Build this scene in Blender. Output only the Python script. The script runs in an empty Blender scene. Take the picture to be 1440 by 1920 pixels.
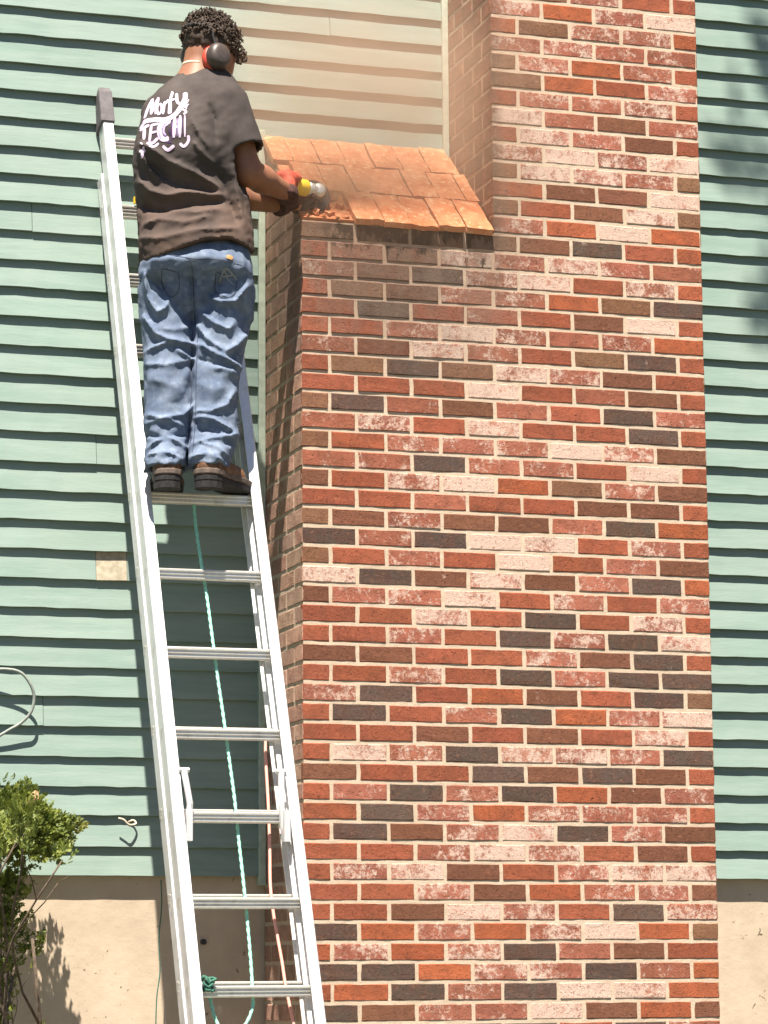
import bpy, bmesh, math, random
import numpy as np
from mathutils import Vector, Matrix
from mathutils.bvhtree import BVHTree

random.seed(7); rng = np.random.default_rng(7)
sc = bpy.context.scene
COL = sc.collection

# ------------------------------------------------------------------ camera
CAM = np.array((-2.82025, -10.13626, 0.12967))
YAW, PITCH, ROLL, FPX = 0.312337, 0.158103, -0.007075, 5549.07
_f = np.array([math.sin(YAW)*math.cos(PITCH), math.cos(YAW)*math.cos(PITCH), math.sin(PITCH)])
_r = np.array([math.cos(YAW), -math.sin(YAW), 0.0]); _u = np.cross(_r, _f)
_r, _u = math.cos(ROLL)*_r + math.sin(ROLL)*_u, -math.sin(ROLL)*_r + math.cos(ROLL)*_u
cd = bpy.data.cameras.new('camera'); cam = bpy.data.objects.new('camera', cd); COL.objects.link(cam)
cam.matrix_world = Matrix(((_r[0], _u[0], -_f[0], CAM[0]), (_r[1], _u[1], -_f[1], CAM[1]),
                           (_r[2], _u[2], -_f[2], CAM[2]), (0, 0, 0, 1)))
cd.sensor_fit = 'HORIZONTAL'; cd.sensor_width = 36.0; cd.lens = 36.0*FPX/1440.0
cd.clip_start = 0.1; cd.clip_end = 2000
sc.camera = cam

# ------------------------------------------------------------------ light
SUN = np.array((0.42, 1.0, -2.5)); SUN = SUN/np.linalg.norm(SUN)      # direction the light travels
w = bpy.data.worlds.new('World'); sc.world = w; w.use_nodes = True
nt = w.node_tree; nt.nodes.clear()
sky = nt.nodes.new('ShaderNodeTexSky'); sky.sky_type = 'NISHITA'; sky.sun_disc = False
sky.sun_elevation = math.asin(-SUN[2]); sky.sun_rotation = math.atan2(-SUN[0], -SUN[1])
sky.air_density = 0.5; sky.dust_density = 0.3; sky.ozone_density = 1.0
bg = nt.nodes.new('ShaderNodeBackground'); bg.inputs['Strength'].default_value = 0.05
wo = nt.nodes.new('ShaderNodeOutputWorld')
nt.links.new(sky.outputs[0], bg.inputs[0]); nt.links.new(bg.outputs[0], wo.inputs[0])
sl = bpy.data.lights.new('sun', 'SUN'); sl.energy = 5.0; sl.angle = math.radians(0.53); sl.color = (1.0, 0.91, 0.78)
so = bpy.data.objects.new('sun', sl); COL.objects.link(so)
so.rotation_euler = Vector(SUN.tolist()).to_track_quat('-Z', 'Y').to_euler(); so.location = (-3, -6, 12)
sc.view_settings.view_transform = 'Standard'; sc.view_settings.look = 'None'
sc.view_settings.exposure = 1.47; sc.view_settings.gamma = 1.0
sc.cycles.volume_step_rate = 1.0; sc.cycles.volume_max_steps = 128

# ------------------------------------------------------------------ helpers
def at(u, v, Y):
    """point seen at photo pixel (u, v) at the depth plane y = Y"""
    d = _f + (u-720)/FPX*_r + (960-v)/FPX*_u
    return CAM + d*(Y-CAM[1])/d[1]

def pix(p):
    d = np.asarray(p) - CAM; z = d @ _f
    return 720+FPX*(d @ _r)/z, 960-FPX*(d @ _u)/z

def link(o, parent=None):
    COL.objects.link(o)
    if parent is not None: o.parent = parent
    return o

def tag(o, label=None, cat=None, group=None, kind=None):
    if label: o['label'] = label
    if cat: o['category'] = cat
    if group: o['group'] = group
    if kind: o['kind'] = kind
    return o

def empty(name, loc, label, cat, group=None):
    o = bpy.data.objects.new(name, None); link(o); o.location = [float(a) for a in loc]
    o.empty_display_size = 0.1
    return tag(o, label, cat, group)

def mesh(name, v, f, mat, parent=None, smooth=False):
    m = bpy.data.meshes.new(name)
    m.from_pydata([tuple(map(float, p)) for p in v], [], [tuple(map(int, q)) for q in f]); m.update()
    if smooth: m.shade_smooth()
    if mat is not None: m.materials.append(mat)
    return link(bpy.data.objects.new(name, m), parent)

class MB:
    def __init__(s): s.v = []; s.f = []
    def add(s, v, f):
        n = len(s.v); s.v += [tuple(p) for p in v]; s.f += [tuple(i+n for i in q) for q in f]
    def box(s, lo, hi):
        x0, y0, z0 = lo; x1, y1, z1 = hi
        s.add([(x0,y0,z0),(x1,y0,z0),(x1,y1,z0),(x0,y1,z0),(x0,y0,z1),(x1,y0,z1),(x1,y1,z1),(x0,y1,z1)],
              [(0,3,2,1),(4,5,6,7),(0,1,5,4),(1,2,6,5),(2,3,7,6),(3,0,4,7)])
    def tube(s, pts, r, n=8, caps=True):
        pts = [np.asarray(p, float) for p in pts]
        rs = r if hasattr(r, '__len__') else [r]*len(pts)
        up = None; rings = []
        for i, p in enumerate(pts):
            t = pts[min(i+1, len(pts)-1)] - pts[max(i-1, 0)]; t = t/(np.linalg.norm(t)+1e-9)
            if up is None:
                a = np.array((0, 0, 1.0)) if abs(t[2]) < 0.9 else np.array((1.0, 0, 0))
                up = np.cross(t, a)
            up = up - t*(up @ t); up /= np.linalg.norm(up)+1e-9; b = np.cross(t, up)
            rings.append([p + rs[i]*(math.cos(k*2*math.pi/n)*up + math.sin(k*2*math.pi/n)*b) for k in range(n)])
        v = [q for ring in rings for q in ring]; f = []
        for i in range(len(rings)-1):
            for k in range(n):
                f.append((i*n+k, i*n+(k+1) % n, (i+1)*n+(k+1) % n, (i+1)*n+k))
        if caps: f += [tuple(range(n-1, -1, -1)), tuple((len(rings)-1)*n+k for k in range(n))]
        s.add(v, f)
    def prism(s, prof, a, b, ax, ay):
        """closed 2-D profile [(p,q)] carried from point a to point b; p along ax, q along ay"""
        a, b, ax, ay = (np.asarray(t, float) for t in (a, b, ax, ay)); n = len(prof)
        v = [a+p*ax+q*ay for p, q in prof] + [b+p*ax+q*ay for p, q in prof]
        f = [(i, (i+1) % n, n+(i+1) % n, n+i) for i in range(n)] + [tuple(range(n-1, -1, -1)), tuple(range(n, 2*n))]
        s.add(v, f)
    def build(s, name, mat, parent=None, smooth=False):
        o = mesh(name, s.v, s.f, mat, parent, smooth)
        bm = bmesh.new(); bm.from_mesh(o.data); bmesh.ops.recalc_face_normals(bm, faces=bm.faces); bm.to_mesh(o.data); bm.free()
        return o

def spline(pts, n=8):
    P = [np.asarray(p, float) for p in pts]; P = [2*P[0]-P[1]] + P + [2*P[-1]-P[-2]]; out = []
    for i in range(1, len(P)-2):
        for k in range(n):
            t = k/n
            out.append(0.5*((2*P[i]) + (P[i+1]-P[i-1])*t + (2*P[i-1]-5*P[i]+4*P[i+1]-P[i+2])*t*t + (3*P[i]-P[i-1]-3*P[i+1]+P[i+2])*t**3))
    out.append(P[-2]); return out

# ------------------------------------------------------------------ materials
class NT:
    def __init__(s, name):
        s.m = bpy.data.materials.new(name); s.m.use_nodes = True; s.t = s.m.node_tree; s.t.nodes.clear()
        s.out = s.n('ShaderNodeOutputMaterial')
    def n(s, k, **kw):
        x = s.t.nodes.new(k)
        for a, b in kw.items(): setattr(x, a, b)
        return x
    def l(s, a, b): s.t.links.new(a, b)
    def pos(s):
        return s.n('ShaderNodeNewGeometry').outputs['Position']
    def noise(s, scale, detail=4, rough=0.55, vec=None, dist=0.0, sxyz=None):
        x = s.n('ShaderNodeTexNoise'); x.inputs['Scale'].default_value = scale; x.inputs['Detail'].default_value = detail
        x.inputs['Roughness'].default_value = rough; x.inputs['Distortion'].default_value = dist
        vec = vec or s.pos()
        if sxyz:
            mp = s.n('ShaderNodeMapping'); mp.inputs['Scale'].default_value = sxyz; s.l(vec, mp.inputs[0]); vec = mp.outputs[0]
        s.l(vec, x.inputs['Vector']); return x.outputs['Fac']
    def remap(s, v, a, b, c=0.0, d=1.0, smooth=True):
        x = s.n('ShaderNodeMapRange'); x.interpolation_type = 'SMOOTHSTEP' if smooth else 'LINEAR'
        for i, q in zip(('From Min', 'From Max', 'To Min', 'To Max'), (a, b, c, d)):
            if isinstance(q, (int, float)): x.inputs[i].default_value = q
            else: s.l(q, x.inputs[i])
        s.l(v, x.inputs['Value']); return x.outputs[0]
    def math(s, op, a, b=None, clamp=False):
        x = s.n('ShaderNodeMath', operation=op); x.use_clamp = clamp
        for i, q in enumerate((a, b)):
            if q is None: continue
            if isinstance(q, (int, float)): x.inputs[i].default_value = q
            else: s.l(q, x.inputs[i])
        return x.outputs[0]
    def mix(s, fac, a, b, mode='MIX'):
        x = s.n('ShaderNodeMix', data_type='RGBA', blend_type=mode)
        for i, q in ((0, fac), (6, a), (7, b)):
            if isinstance(q, (int, float)): x.inputs[i].default_value = q
            elif isinstance(q, tuple): x.inputs[i].default_value = (*q, 1)
            else: s.l(q, x.inputs[i])
        return x.outputs[2]
    def bump(s, h, strength=0.3, dist=0.002):
        x = s.n('ShaderNodeBump'); x.inputs['Strength'].default_value = strength; x.inputs['Distance'].default_value = dist
        s.l(h, x.inputs['Height']); return x.outputs[0]
    def done(s, col, rough=0.8, metal=0.0, normal=None, spec=0.3):
        p = s.n('ShaderNodeBsdfPrincipled')
        for i, q in (('Base Color', col), ('Roughness', rough), ('Metallic', metal), ('Specular IOR Level', spec)):
            if isinstance(q, (int, float)): p.inputs[i].default_value = q
            elif isinstance(q, tuple): p.inputs[i].default_value = (*q, 1)
            else: s.l(q, p.inputs[i])
        if normal is not None: s.l(normal, p.inputs['Normal'])
        s.l(p.outputs[0], s.out.inputs[0]); return s.m

def plain(name, col, rough=0.7, metal=0.0, var=0.15, scale=60, bump=0.15, spec=0.3):
    t = NT(name); n = t.noise(scale, 5)
    dk = tuple(c*(1-var) for c in col); lt = tuple(min(1, c*(1+var)) for c in col)
    return t.done(t.mix(t.remap(n, .3, .7), dk, lt), rough, metal, t.bump(n, bump, 0.002), spec)

def dirt_mask(t):
    """soot and grey dust washed down the masonry under the sloped shoulder"""
    sep = t.n('ShaderNodeSeparateXYZ'); t.l(t.pos(), sep.inputs[0]); x, z = sep.outputs[0], sep.outputs[2]
    hz = t.remap(z, 2.05, 2.70); hx = t.remap(x, 0.95, 0.62)
    st = t.noise(9, 5, 0.65, sxyz=(1.6, 1, 0.35))
    a = t.math('MULTIPLY', t.math('MULTIPLY', hz, hx), t.remap(st, .30, .62, .25, 1))
    return a, hz, hx

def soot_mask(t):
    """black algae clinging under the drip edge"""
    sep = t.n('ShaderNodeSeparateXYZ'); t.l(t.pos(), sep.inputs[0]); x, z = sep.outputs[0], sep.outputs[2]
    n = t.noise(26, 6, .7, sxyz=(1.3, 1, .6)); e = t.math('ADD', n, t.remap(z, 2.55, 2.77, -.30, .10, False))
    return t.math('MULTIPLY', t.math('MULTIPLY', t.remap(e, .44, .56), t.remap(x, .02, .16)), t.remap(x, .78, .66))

def brick_mat(kind):
    t = NT('brick_'+kind.lower())
    def att(nm):
        x = t.n('ShaderNodeAttribute', attribute_type=kind, attribute_name=nm); return x
    tint = att('tint').outputs['Color']; wh = att('whit').outputs['Fac']
    fine = t.noise(260, 4, 0.75); mid = t.noise(70, 7, 0.8, dist=0.6); big = t.noise(16, 4, 0.65); pit = t.noise(150, 3, .6)
    c = t.mix(t.remap(big, .35, .68, 0, .75), tint, t.mix(0.55, tint, (0.13, 0.055, 0.035)))
    c = t.mix(t.remap(mid, .30, .47, .8, 0), c, t.mix(0.4, tint, (0.50, 0.22, 0.12)))
    c = t.mix(t.remap(mid, .545, .68, 0, .75), c, (0.055, 0.030, 0.022))
    # lime bloom: flecks that close up into patches on the whitish bricks
    thr = t.math('SUBTRACT', 0.755, t.math('MULTIPLY', wh, 0.36))
    pat = t.noise(62, 7, 0.80, dist=0.6); s2 = t.noise(13, 3, 0.6)
    pv = t.math('ADD', t.math('MULTIPLY', pat, 0.62), t.math('MULTIPLY', s2, 0.38))
    m = t.remap(pv, t.math('SUBTRACT', thr, 0.05), t.math('ADD', thr, 0.06), 0, 0.92)
    c = t.mix(m, c, t.mix(t.remap(fine, .3, .7), (0.48, 0.32, 0.25), (0.73, 0.59, 0.51)))
    c = t.mix(t.remap(pit, .36, .24, 0, .8), c, (0.07, 0.035, 0.028))
    d, _, _ = dirt_mask(t)
    c = t.mix(t.math('MULTIPLY', d, .68), c, (0.225, 0.165, 0.13))
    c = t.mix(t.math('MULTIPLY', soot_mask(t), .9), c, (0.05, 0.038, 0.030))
    h = t.math('ADD', t.math('ADD', t.math('MULTIPLY', mid, .6), t.math('MULTIPLY', fine, .25)), t.math('MULTIPLY', t.remap(pit, .24, .42), .5))
    return t.done(c, 0.9, 0, t.bump(h, 1.0, 0.006), 0.12)

def mortar_mat():
    t = NT('mortar'); n = t.noise(140, 6, .7); b = t.noise(6, 4)
    c = t.mix(t.remap(n, .3, .7), (0.46, 0.365, 0.275), (0.58, 0.475, 0.37))
    c = t.mix(t.remap(b, .45, .7, 0, .4), c, (0.43, 0.33, 0.245))
    d, _, _ = dirt_mask(t)
    c = t.mix(t.math('MULTIPLY', d, .85), c, (0.34, 0.22, 0.16))
    return t.done(c, 0.95, 0, t.bump(n, .5, .003), .15)

def siding_mat():
    t = NT('siding_paint')
    g = t.noise(5, 6, .6, sxyz=(.5, 1, 5)); n = t.noise(160, 3, .6, sxyz=(.12, 1, 1)); b = t.noise(2.2, 3)
    c = t.mix(t.remap(g, .3, .7), (0.178, 0.262, 0.232), (0.232, 0.315, 0.284))
    c = t.mix(t.remap(b, .35, .7, 0, .35), c, (0.262, 0.318, 0.285))
    sp = t.noise(55, 5, .75); c = t.mix(t.remap(sp, .71, .76, 0, .7), c, (0.16, 0.19, 0.15))
    return t.done(c, 0.6, 0, t.bump(n, .25, .002), .35)

def found_mat():
    t = NT('foundation_paint'); n = t.noise(25, 6, .6); b = t.noise(5, 6, .65); ch = t.noise(38, 4, .7, dist=.6); lo = t.noise(4.5, 3)
    c = t.mix(t.remap(b, .3, .7), (0.465, 0.380, 0.290), (0.55, 0.455, 0.35))
    c = t.mix(t.math('MULTIPLY', t.remap(ch, .655, .675), t.remap(lo, .46, .54)), c, (0.16, 0.12, 0.085))
    return t.done(c, 0.85, 0, t.bump(n, .3, .006), .2)

def roofbrick_mat():
    t = NT('dusty_roof_brick'); n = t.noise(45, 6, .65); b = t.noise(9, 4, .6); f = t.noise(220, 3)
    c = t.mix(t.remap(b, .32, .68), (0.52, 0.175, 0.078), (0.64, 0.270, 0.140))
    c = t.mix(t.remap(n, .50, .66, 0, .75), c, (0.72, 0.46, 0.28))
    c = t.mix(t.remap(n, .40, .26, 0, .6), c, (0.33, 0.09, 0.04))
    return t.done(c, .95, 0, t.bump(t.math('ADD', n, t.math('MULTIPLY', f, .3)), .9, .009), .1)

def alu_mat(name, col=(0.80, 0.80, 0.80), metal=.25, rough=.42):
    t = NT(name); n = t.noise(120, 3, .5, sxyz=(1, 1, .05)); g = t.noise(14, 5, .65)
    c = t.mix(t.remap(n, .3, .7), tuple(.92*x for x in col), col)
    c = t.mix(t.remap(g, .55, .72, 0, .6), c, (0.36, 0.35, 0.34))
    return t.done(c, t.remap(g, .3, .7, rough-.1, rough+.15), metal, t.bump(n, .06, .001), .5)

def denim_mat():
    t = NT('denim'); f = t.noise(420, 3, .7); b = t.noise(14, 5, .6); m = t.noise(40, 5, .6)
    c = t.mix(t.remap(b, .3, .7), (0.095, 0.130, 0.205), (0.170, 0.215, 0.300))
    c = t.mix(t.remap(m, .45, .75, 0, .35), c, (0.36, 0.41, 0.48))
    c = t.mix(t.remap(f, .3, .7, 0, .25), c, (0.06, 0.08, 0.14))
    return t.done(c, .9, 0, t.bump(f, .25, .0015), .15)

def shirt_mat():
    t = NT('shirt_cotton'); f = t.noise(300, 3, .7); b = t.noise(7, 5, .6)
    sep = t.n('ShaderNodeSeparateXYZ'); t.l(t.pos(), sep.inputs[0])
    c = t.mix(t.remap(b, .3, .7), (0.055, 0.047, 0.046), (0.092, 0.078, 0.074))
    dust = t.math('MULTIPLY', t.remap(sep.outputs[2], 2.86, 2.70), t.remap(t.noise(7, 5, .6), .25, .7))
    c = t.mix(t.math('MULTIPLY', dust, .62), c, (0.135, 0.085, 0.065))
    c = t.mix(t.remap(f, .55, .8, 0, .3), c, (0.085, 0.08, 0.08))
    return t.done(c, .95, 0, t.bump(f, .2, .0012), .1)

M = dict(
    brick=brick_mat('OBJECT'), brickg=brick_mat('GEOMETRY'), mortar=mortar_mat(), siding=siding_mat(), found=found_mat(),
    roof=roofbrick_mat(), alu=alu_mat('aluminium', (.84, .84, .85), .5, .40), rung=alu_mat('rung_aluminium', (.66, .64, .60), .45, .38),
    denim=denim_mat(), shirt=shirt_mat(),
    trim=plain('trim_paint', (0.42, 0.50, 0.42), .6, 0, .12, 30, .2),
    bare=plain('bare_wood', (0.36, 0.32, 0.245), .8, 0, .2, 40, .3),
    flash=plain('flashing', (0.45, 0.26, 0.18), .6, 0, .25, 30, .2),
    skin=plain('skin', (0.25, 0.112, 0.066), .55, 0, .10, 30, .1, .4),
    hair=plain('hair', (0.052, 0.036, 0.027), .75, 0, .4, 200, .3),
    cream=plain('undershirt', (0.66, 0.54, 0.42), .9, 0, .05, 60, .1),
    leather=plain('boot_leather', (0.15, 0.075, 0.040), .6, 0, .4, 45, .3),
    midsole=plain('boot_welt', (0.13, 0.10, 0.085), .8, 0, .25, 60, .2),
    sole=plain('boot_sole', (0.026, 0.024, 0.026), .8, 0, .3, 80, .3),
    glove=plain('glove', (0.055, 0.022, 0.020), .85, 0, .4, 60, .3),
    glover=plain('glove_red', (0.42, 0.075, 0.045), .8, 0, .3, 60, .3),
    cup=plain('ear_cup', (0.060, 0.047, 0.042), .45, 0, .25, 40, .1, .5),
    red=plain('red_plastic', (0.55, 0.065, 0.04), .45, 0, .1, 40, .1, .5),
    black=plain('black_rubber', (0.035, 0.034, 0.037), .6, 0, .25, 60, .15),
    endcap=plain('grey_rubber', (0.115, 0.105, 0.115), .7, 0, .2, 40, .2),
    yellow=plain('yellow_plastic', (0.75, 0.50, 0.03), .45, 0, .1, 30, .1, .5),
    silver=plain('cast_alloy', (0.60, 0.60, 0.58), .35, .6, .1, 60, .1, .5),
    disc=plain('abrasive_disc', (0.065, 0.038, 0.032), .85, 0, .25, 120, .4),
    rope=plain('mint_rope', (0.30, 0.68, 0.53), .85, 0, .2, 250, .5),
    greenc=plain('green_cord', (0.05, 0.15, 0.11), .8, 0, .2, 100, .3),
    pink=plain('salmon_cord', (0.80, 0.36, 0.30), .6, 0, .08, 60, .1),
    grey=plain('grey_cable', (0.25, 0.28, 0.26), .6, 0, .15, 60, .1),
    bark=plain('bark', (0.10, 0.075, 0.055), .95, 0, .35, 60, .5),
    rust=plain('rusty_pipe', (0.16, 0.09, 0.06), .8, .2, .4, 80, .4),
    soil=plain('soil_and_grass', (0.09, 0.085, 0.045), .95, 0, .4, 8, .5),
    printw=plain('print_white', (0.66, 0.54, 0.72), .8, 0, .06, 60, .05),
    printl=plain('print_lavender', (0.42, 0.33, 0.62), .8, 0, .15, 60, .05),
    printd=plain('print_purple', (0.07, 0.035, 0.11), .8, 0, .2, 60, .05),
    stitch=plain('denim_seam', (0.055, 0.07, 0.11), .9, 0, .2, 200, .2),
    stitchl=plain('pale_stitching', (0.22, 0.24, 0.28), .9, 0, .2, 200, .2),
    dry=plain('dry_leaf', (0.55, 0.36, 0.20), .8, 0, .25, 60, .3),
    tan=plain('leather_patch', (0.50, 0.24, 0.10), .8, 0, .15, 60, .2),
)

# ================================================================== SETTING
g = mesh('ground', [(-400,-400,-1.5),(400,-400,-1.5),(400,400,-1.5),(-400,400,-1.5)], [(0,1,2,3)], M['soil']); tag(g, kind='structure')

# ------------------------------------------------------------------ masonry dimensions
PC, PB, D = 0.06757, 0.2032, 0.4884         # course height, brick module, how far the chimney stands off the wall
JT = 0.0122                                  # mortar joint
W = 7*PB + 0.0968; XS = W - (4*PB - 0.0064)  # chimney front width, left side of the upper stack
ZE = 41*PC                                   # eave of the sloped shoulder
RS = 0.860                                   # rise of the shoulder per metre towards the wall
ZT = ZE + D*RS
SP, SB = 0.1034, 0.504                       # siding exposure and bottom edge

# ------------------------------------------------------------------ house: siding, foundation, trim
house = empty('house', (0, 0, -1.5), 'house wall of mint green lap siding above a cream painted foundation', 'house')
def rel(o):                                   # children keep world coordinates
    o.matrix_parent_inverse = Matrix.Translation((0, 0, 1.5)); return o
def board(x0, x1, z, seed, mat):
    r = random.Random(seed); n = max(2, int((x1-x0)/0.055)); v = []; f = []
    tilt = r.uniform(-.0016, .0016); th = r.uniform(.0205, .0235); sag = [r.uniform(-.0016, .0016) for _ in range(n+1)]
    for i in range(n+1):
        x = x0 + (x1-x0)*i/n; zz = z + sag[i] + tilt*(x-x0)/2
        yb = -th + r.uniform(-.0006, .0006); yt = -.0005
        v += [(x, .004, zz+.004), (x, yb+.0008, zz-.0004), (x, yb, zz+.0012), (x, yt-.0015, zz+SP+.012), (x, .010, zz+SP+.012)]
    for i in range(n):
        a, b = i*5, i*5+5
        for k in range(4): f.append((a+k, b+k, b+k+1, a+k+1))
    f += [(0, 1, 2, 3, 4), tuple(n*5+k for k in (4, 3, 2, 1, 0))]
    return rel(mesh('siding_board', v, f, mat, house))
SEAM = {5: -.80, 14: -.62, 22: -.86, 28: -.31, 30: .25, 33: -.70}
PATCH = int((at(205, 1062, 0)[2]-SB)/SP)
for i in range(0, 38):
    z = SB + SP*i
    xe = -.028 if z + SP < ZT + .02 else XS - .026
    if i == PATCH:                                # one length was replaced with bare wood left of the ladder
        a, b = at(178, 1062, 0)[0], at(236, 1062, 0)[0]
        board(-4.2, a, z, i, M['siding']); o = board(a+.0015, b, z, 300, M['bare']); tag(o, 'bare unpainted patch in the green siding')
        board(b+.0015, xe, z, 301, M['siding'])
    elif i in SEAM:
        board(-4.2, SEAM[i]-.001, z, i, M['siding']); board(SEAM[i]+.001, xe, z, 700+i, M['siding'])
    else: board(-4.2, xe, z, i, M['siding'])
    board(W-.02, 5.0, z, 500+i, M['siding'])
mb = MB(); mb.box((-4.2, .0105, -1.5), (5.0, .3, SB+.03)); rel(mb.build('foundation', M['found'], house))
mb = MB(); mb.box((-4.2, .012, SB+.031), (5.0, .3, 4.6)); rel(mb.build('sheathing', M['bare'], house))
for x0, x1, z0, z1 in ((-.0275, -.002, SB-.03, ZT+.03), (XS-.0255, XS-.002, ZT-.02, 4.45)):
    mb = MB(); mb.box((x0, -.030, z0), (x1, .008, z1)); o = rel(mb.build('corner_board', M['trim'], house))
    b = o.modifiers.new('bevel', 'BEVEL'); b.width = .003; b.segments = 2
mb = MB(); mb.prism([(0, 0), (-.028, -.020), (-.030, -.016), (-.002, .030)], (-.03, -.002, ZT+.008), (XS-.03, -.002, ZT+.008), (0, 1, 0), (0, 0, 1))
rel(mb.build('flashing_strip', M['flash'], house))

# ------------------------------------------------------------------ chimney
chim = empty('chimney', (W/2, -D/2, -1.5), 'wide red brick chimney with flecked white and charcoal bricks against the siding', 'chimney')
chim_inv = Matrix.Translation((-W/2, D/2, 1.5))
def crel(o): o.matrix_parent_inverse = chim_inv; return o
TINT = dict(r=((.310,.092,.052), .18), o=((.370,.105,.050), .14), d=((.098,.070,.059), .24), b=((.185,.080,.050), .24),
            t=((.215,.112,.066), .16), p=((.350,.125,.085), .62), w=((.410,.180,.132), .87), s=((.330,.115,.075), .54))
ROWS = '''d b p p w b o b|r o d p d w w o|d d o p p d s o|o p o p d p b r|d o p o p w o t|r r b w p r d s|r r p b o s p b|r p w b r p s w|r r p w p r b r|r d b p w d p b
r d p o p p p r|r p d p d o b p|b r r d b d b r|r w p d w p p d|r r b r b r w r|r d r s d o p w|p d r o b r d t|r r s r d p d d|b b r r p b d r|r r s r d p d w
r r w r d r p r|b p s w r p r p|w d b w b p d o|t r s r w r p b|d s d w w r p r|t b s b b s d o|r r s r r b b r|b r s w o t p b|s s d s s r w r|t r p p s w p b
s p r w r r d r|t d s b s r d s|r r r w r s b r|r t d t w p b r|s b w s r t d r|r r s w s s s o|r d r s r b w r|r t b s s o t d|s b d s w r p o|r s b w p w s s
t t t t b d r o|p o w o|t r b w t|r b b w|t w w p t|p w p w|r w p b r|w s b s|r p s p r|t o r p
t p o s r|s p s s|o t p p o|p o p w|t t p r r'''.replace('\n', '|').split('|')
ROWS = [r.split() for r in ROWS]

def brick_poly(cells, seed):
    """outline (list of 2-D points) -> verts/faces of one hand-made brick: back ring, arris ring, dressed face"""
    r = random.Random(seed); P = []
    n = len(cells)
    for i in range(n):
        a, b = np.array(cells[i]), np.array(cells[(i+1) % n]); L = np.linalg.norm(b-a)
        k = 4 if L > .13 else (3 if L > .07 else 2)
        for j in range(k): P.append(a+(b-a)*j/k)
    c = np.mean(np.array(cells), axis=0); m = len(P); v = []; rings = []
    J = [r.uniform(-.0018, .0010) - (.003 if r.random() < .05 else 0) for _ in P]
    for p in P: v.append((p[0], .022, p[1]))
    for p, j in zip(P, J):
        d = p-c; d = np.sign(d)*np.minimum(1, np.abs(d)/.02)
        v.append((p[0]+d[0]*j, .0020+r.uniform(-.0004, .0006), p[1]+d[1]*j))
    for p, j in zip(P, J):
        d = p-c; d = np.sign(d)*np.minimum(1, np.abs(d)/.02)
        ins = .0020+r.uniform(0, .0012)
        v.append((p[0]-d[0]*ins, r.uniform(-.0006, .0006), p[1]-d[1]*ins))
    f = [tuple(2*m+i for i in range(m))]
    for q in (0, m):
        for i in range(m): f.append((q+i, q+(i+1) % m, q+m+(i+1) % m, q+m+i))
    f = [t if k == 0 else t for k, t in enumerate(f)]
    return v, f

def rect(x0, x1, z0, z1): return [(x0, z0), (x1, z0), (x1, z1), (x0, z1)]
FB = PB - JT; HB = .0968 - .0020; HH = PC - JT
def master(L, nm, k):
    out = []
    for i in range(k):
        v, f = brick_poly(rect(0, L, 0, HH), hash((nm, i)) % 9999 if False else i*17+len(nm))
        me = bpy.data.meshes.new(nm); me.from_pydata(v, [], f); me.update(); me.materials.append(M['brick'])
        bm = bmesh.new(); bm.from_mesh(me); bmesh.ops.recalc_face_normals(bm, faces=bm.faces); bm.to_mesh(me); bm.free()
        out.append(me)
    return out
FULL = master(FB, 'brick', 10); HALF = master(HB, 'brick_half', 6)
cand = []; stuff = []      # stuff: (face, outline, letter, seed)
rr = random.Random(3); letters = 'rrrrsspppwwbbdot'
def jitter_tint(c, r):
    k = r.uniform(.84, 1.16); return tuple(x*k*r.uniform(.97, 1.03) for x in c)
for k in range(-22, 60):
    low = k < 41; x0 = 0.0 if low else XS; z = k*PC + JT/2
    row = ROWS[k] if 0 <= k < len(ROWS) else None
    nfull = 7 if low else (4 if k % 2 else 3)
    half_first = (k % 2 == 1) if low else (k % 2 == 0)
    half_last = (k % 2 == 0)
    x = x0; i = 0; seq = ([1] if half_first else []) + [0]*nfull + ([1] if half_last else [])
    for h in seq:
        L = HB if h else FB
        if half_last and i == len(seq)-1: L = W - x
        let = row[i] if row and i < len(row) else rr.choice(letters)
        cand.append((h, x, z, let, k, L)); x += (HB if h else FB) + JT; i += 1
def parea(c):
    if c[0]: return 0
    u, v = pix((c[1]+FB/2, -D, c[2]+HH/2))
    if not (0 < u < 1440 and -10 < v < 1920): return 0
    return FPX/np.linalg.norm(np.array((c[1], -D, c[2]))-CAM) + 1e-3*(u > 600)*u
order = sorted(range(len(cand)), key=lambda i: -parea(cand[i])); chosen = set(order[:300])
for i, (h, x, z, let, k, L) in enumerate(cand):
    r = random.Random(i*13+5); c, wv = TINT[let]
    if i in chosen:
        o = bpy.data.objects.new('brick', FULL[r.randrange(10)]); link(o, chim); crel(o)
        o.location = (x, -D + r.uniform(-.0012, .0002), z + r.uniform(-.0008, .0008)); o.rotation_euler = (r.uniform(-.007, .007), r.uniform(-.004, .004), r.uniform(-.0022, .0022))
        o['tint'] = list(jitter_tint(c, r)); o['whit'] = float(min(1, max(0, wv + r.uniform(-.10, .10))))
    else: stuff.append(('F', rect(x, x+L, z, z+HH), let, i))
def clip(poly, fn):
    out = []
    for i in range(len(poly)):
        a, b = np.array(poly[i]), np.array(poly[(i+1) % len(poly)]); da, db = fn(a), fn(b)
        if da <= 0: out.append(tuple(a))
        if da*db < 0: out.append(tuple(a+(b-a)*da/(da-db)))
    return out
sid = 9000
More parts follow.
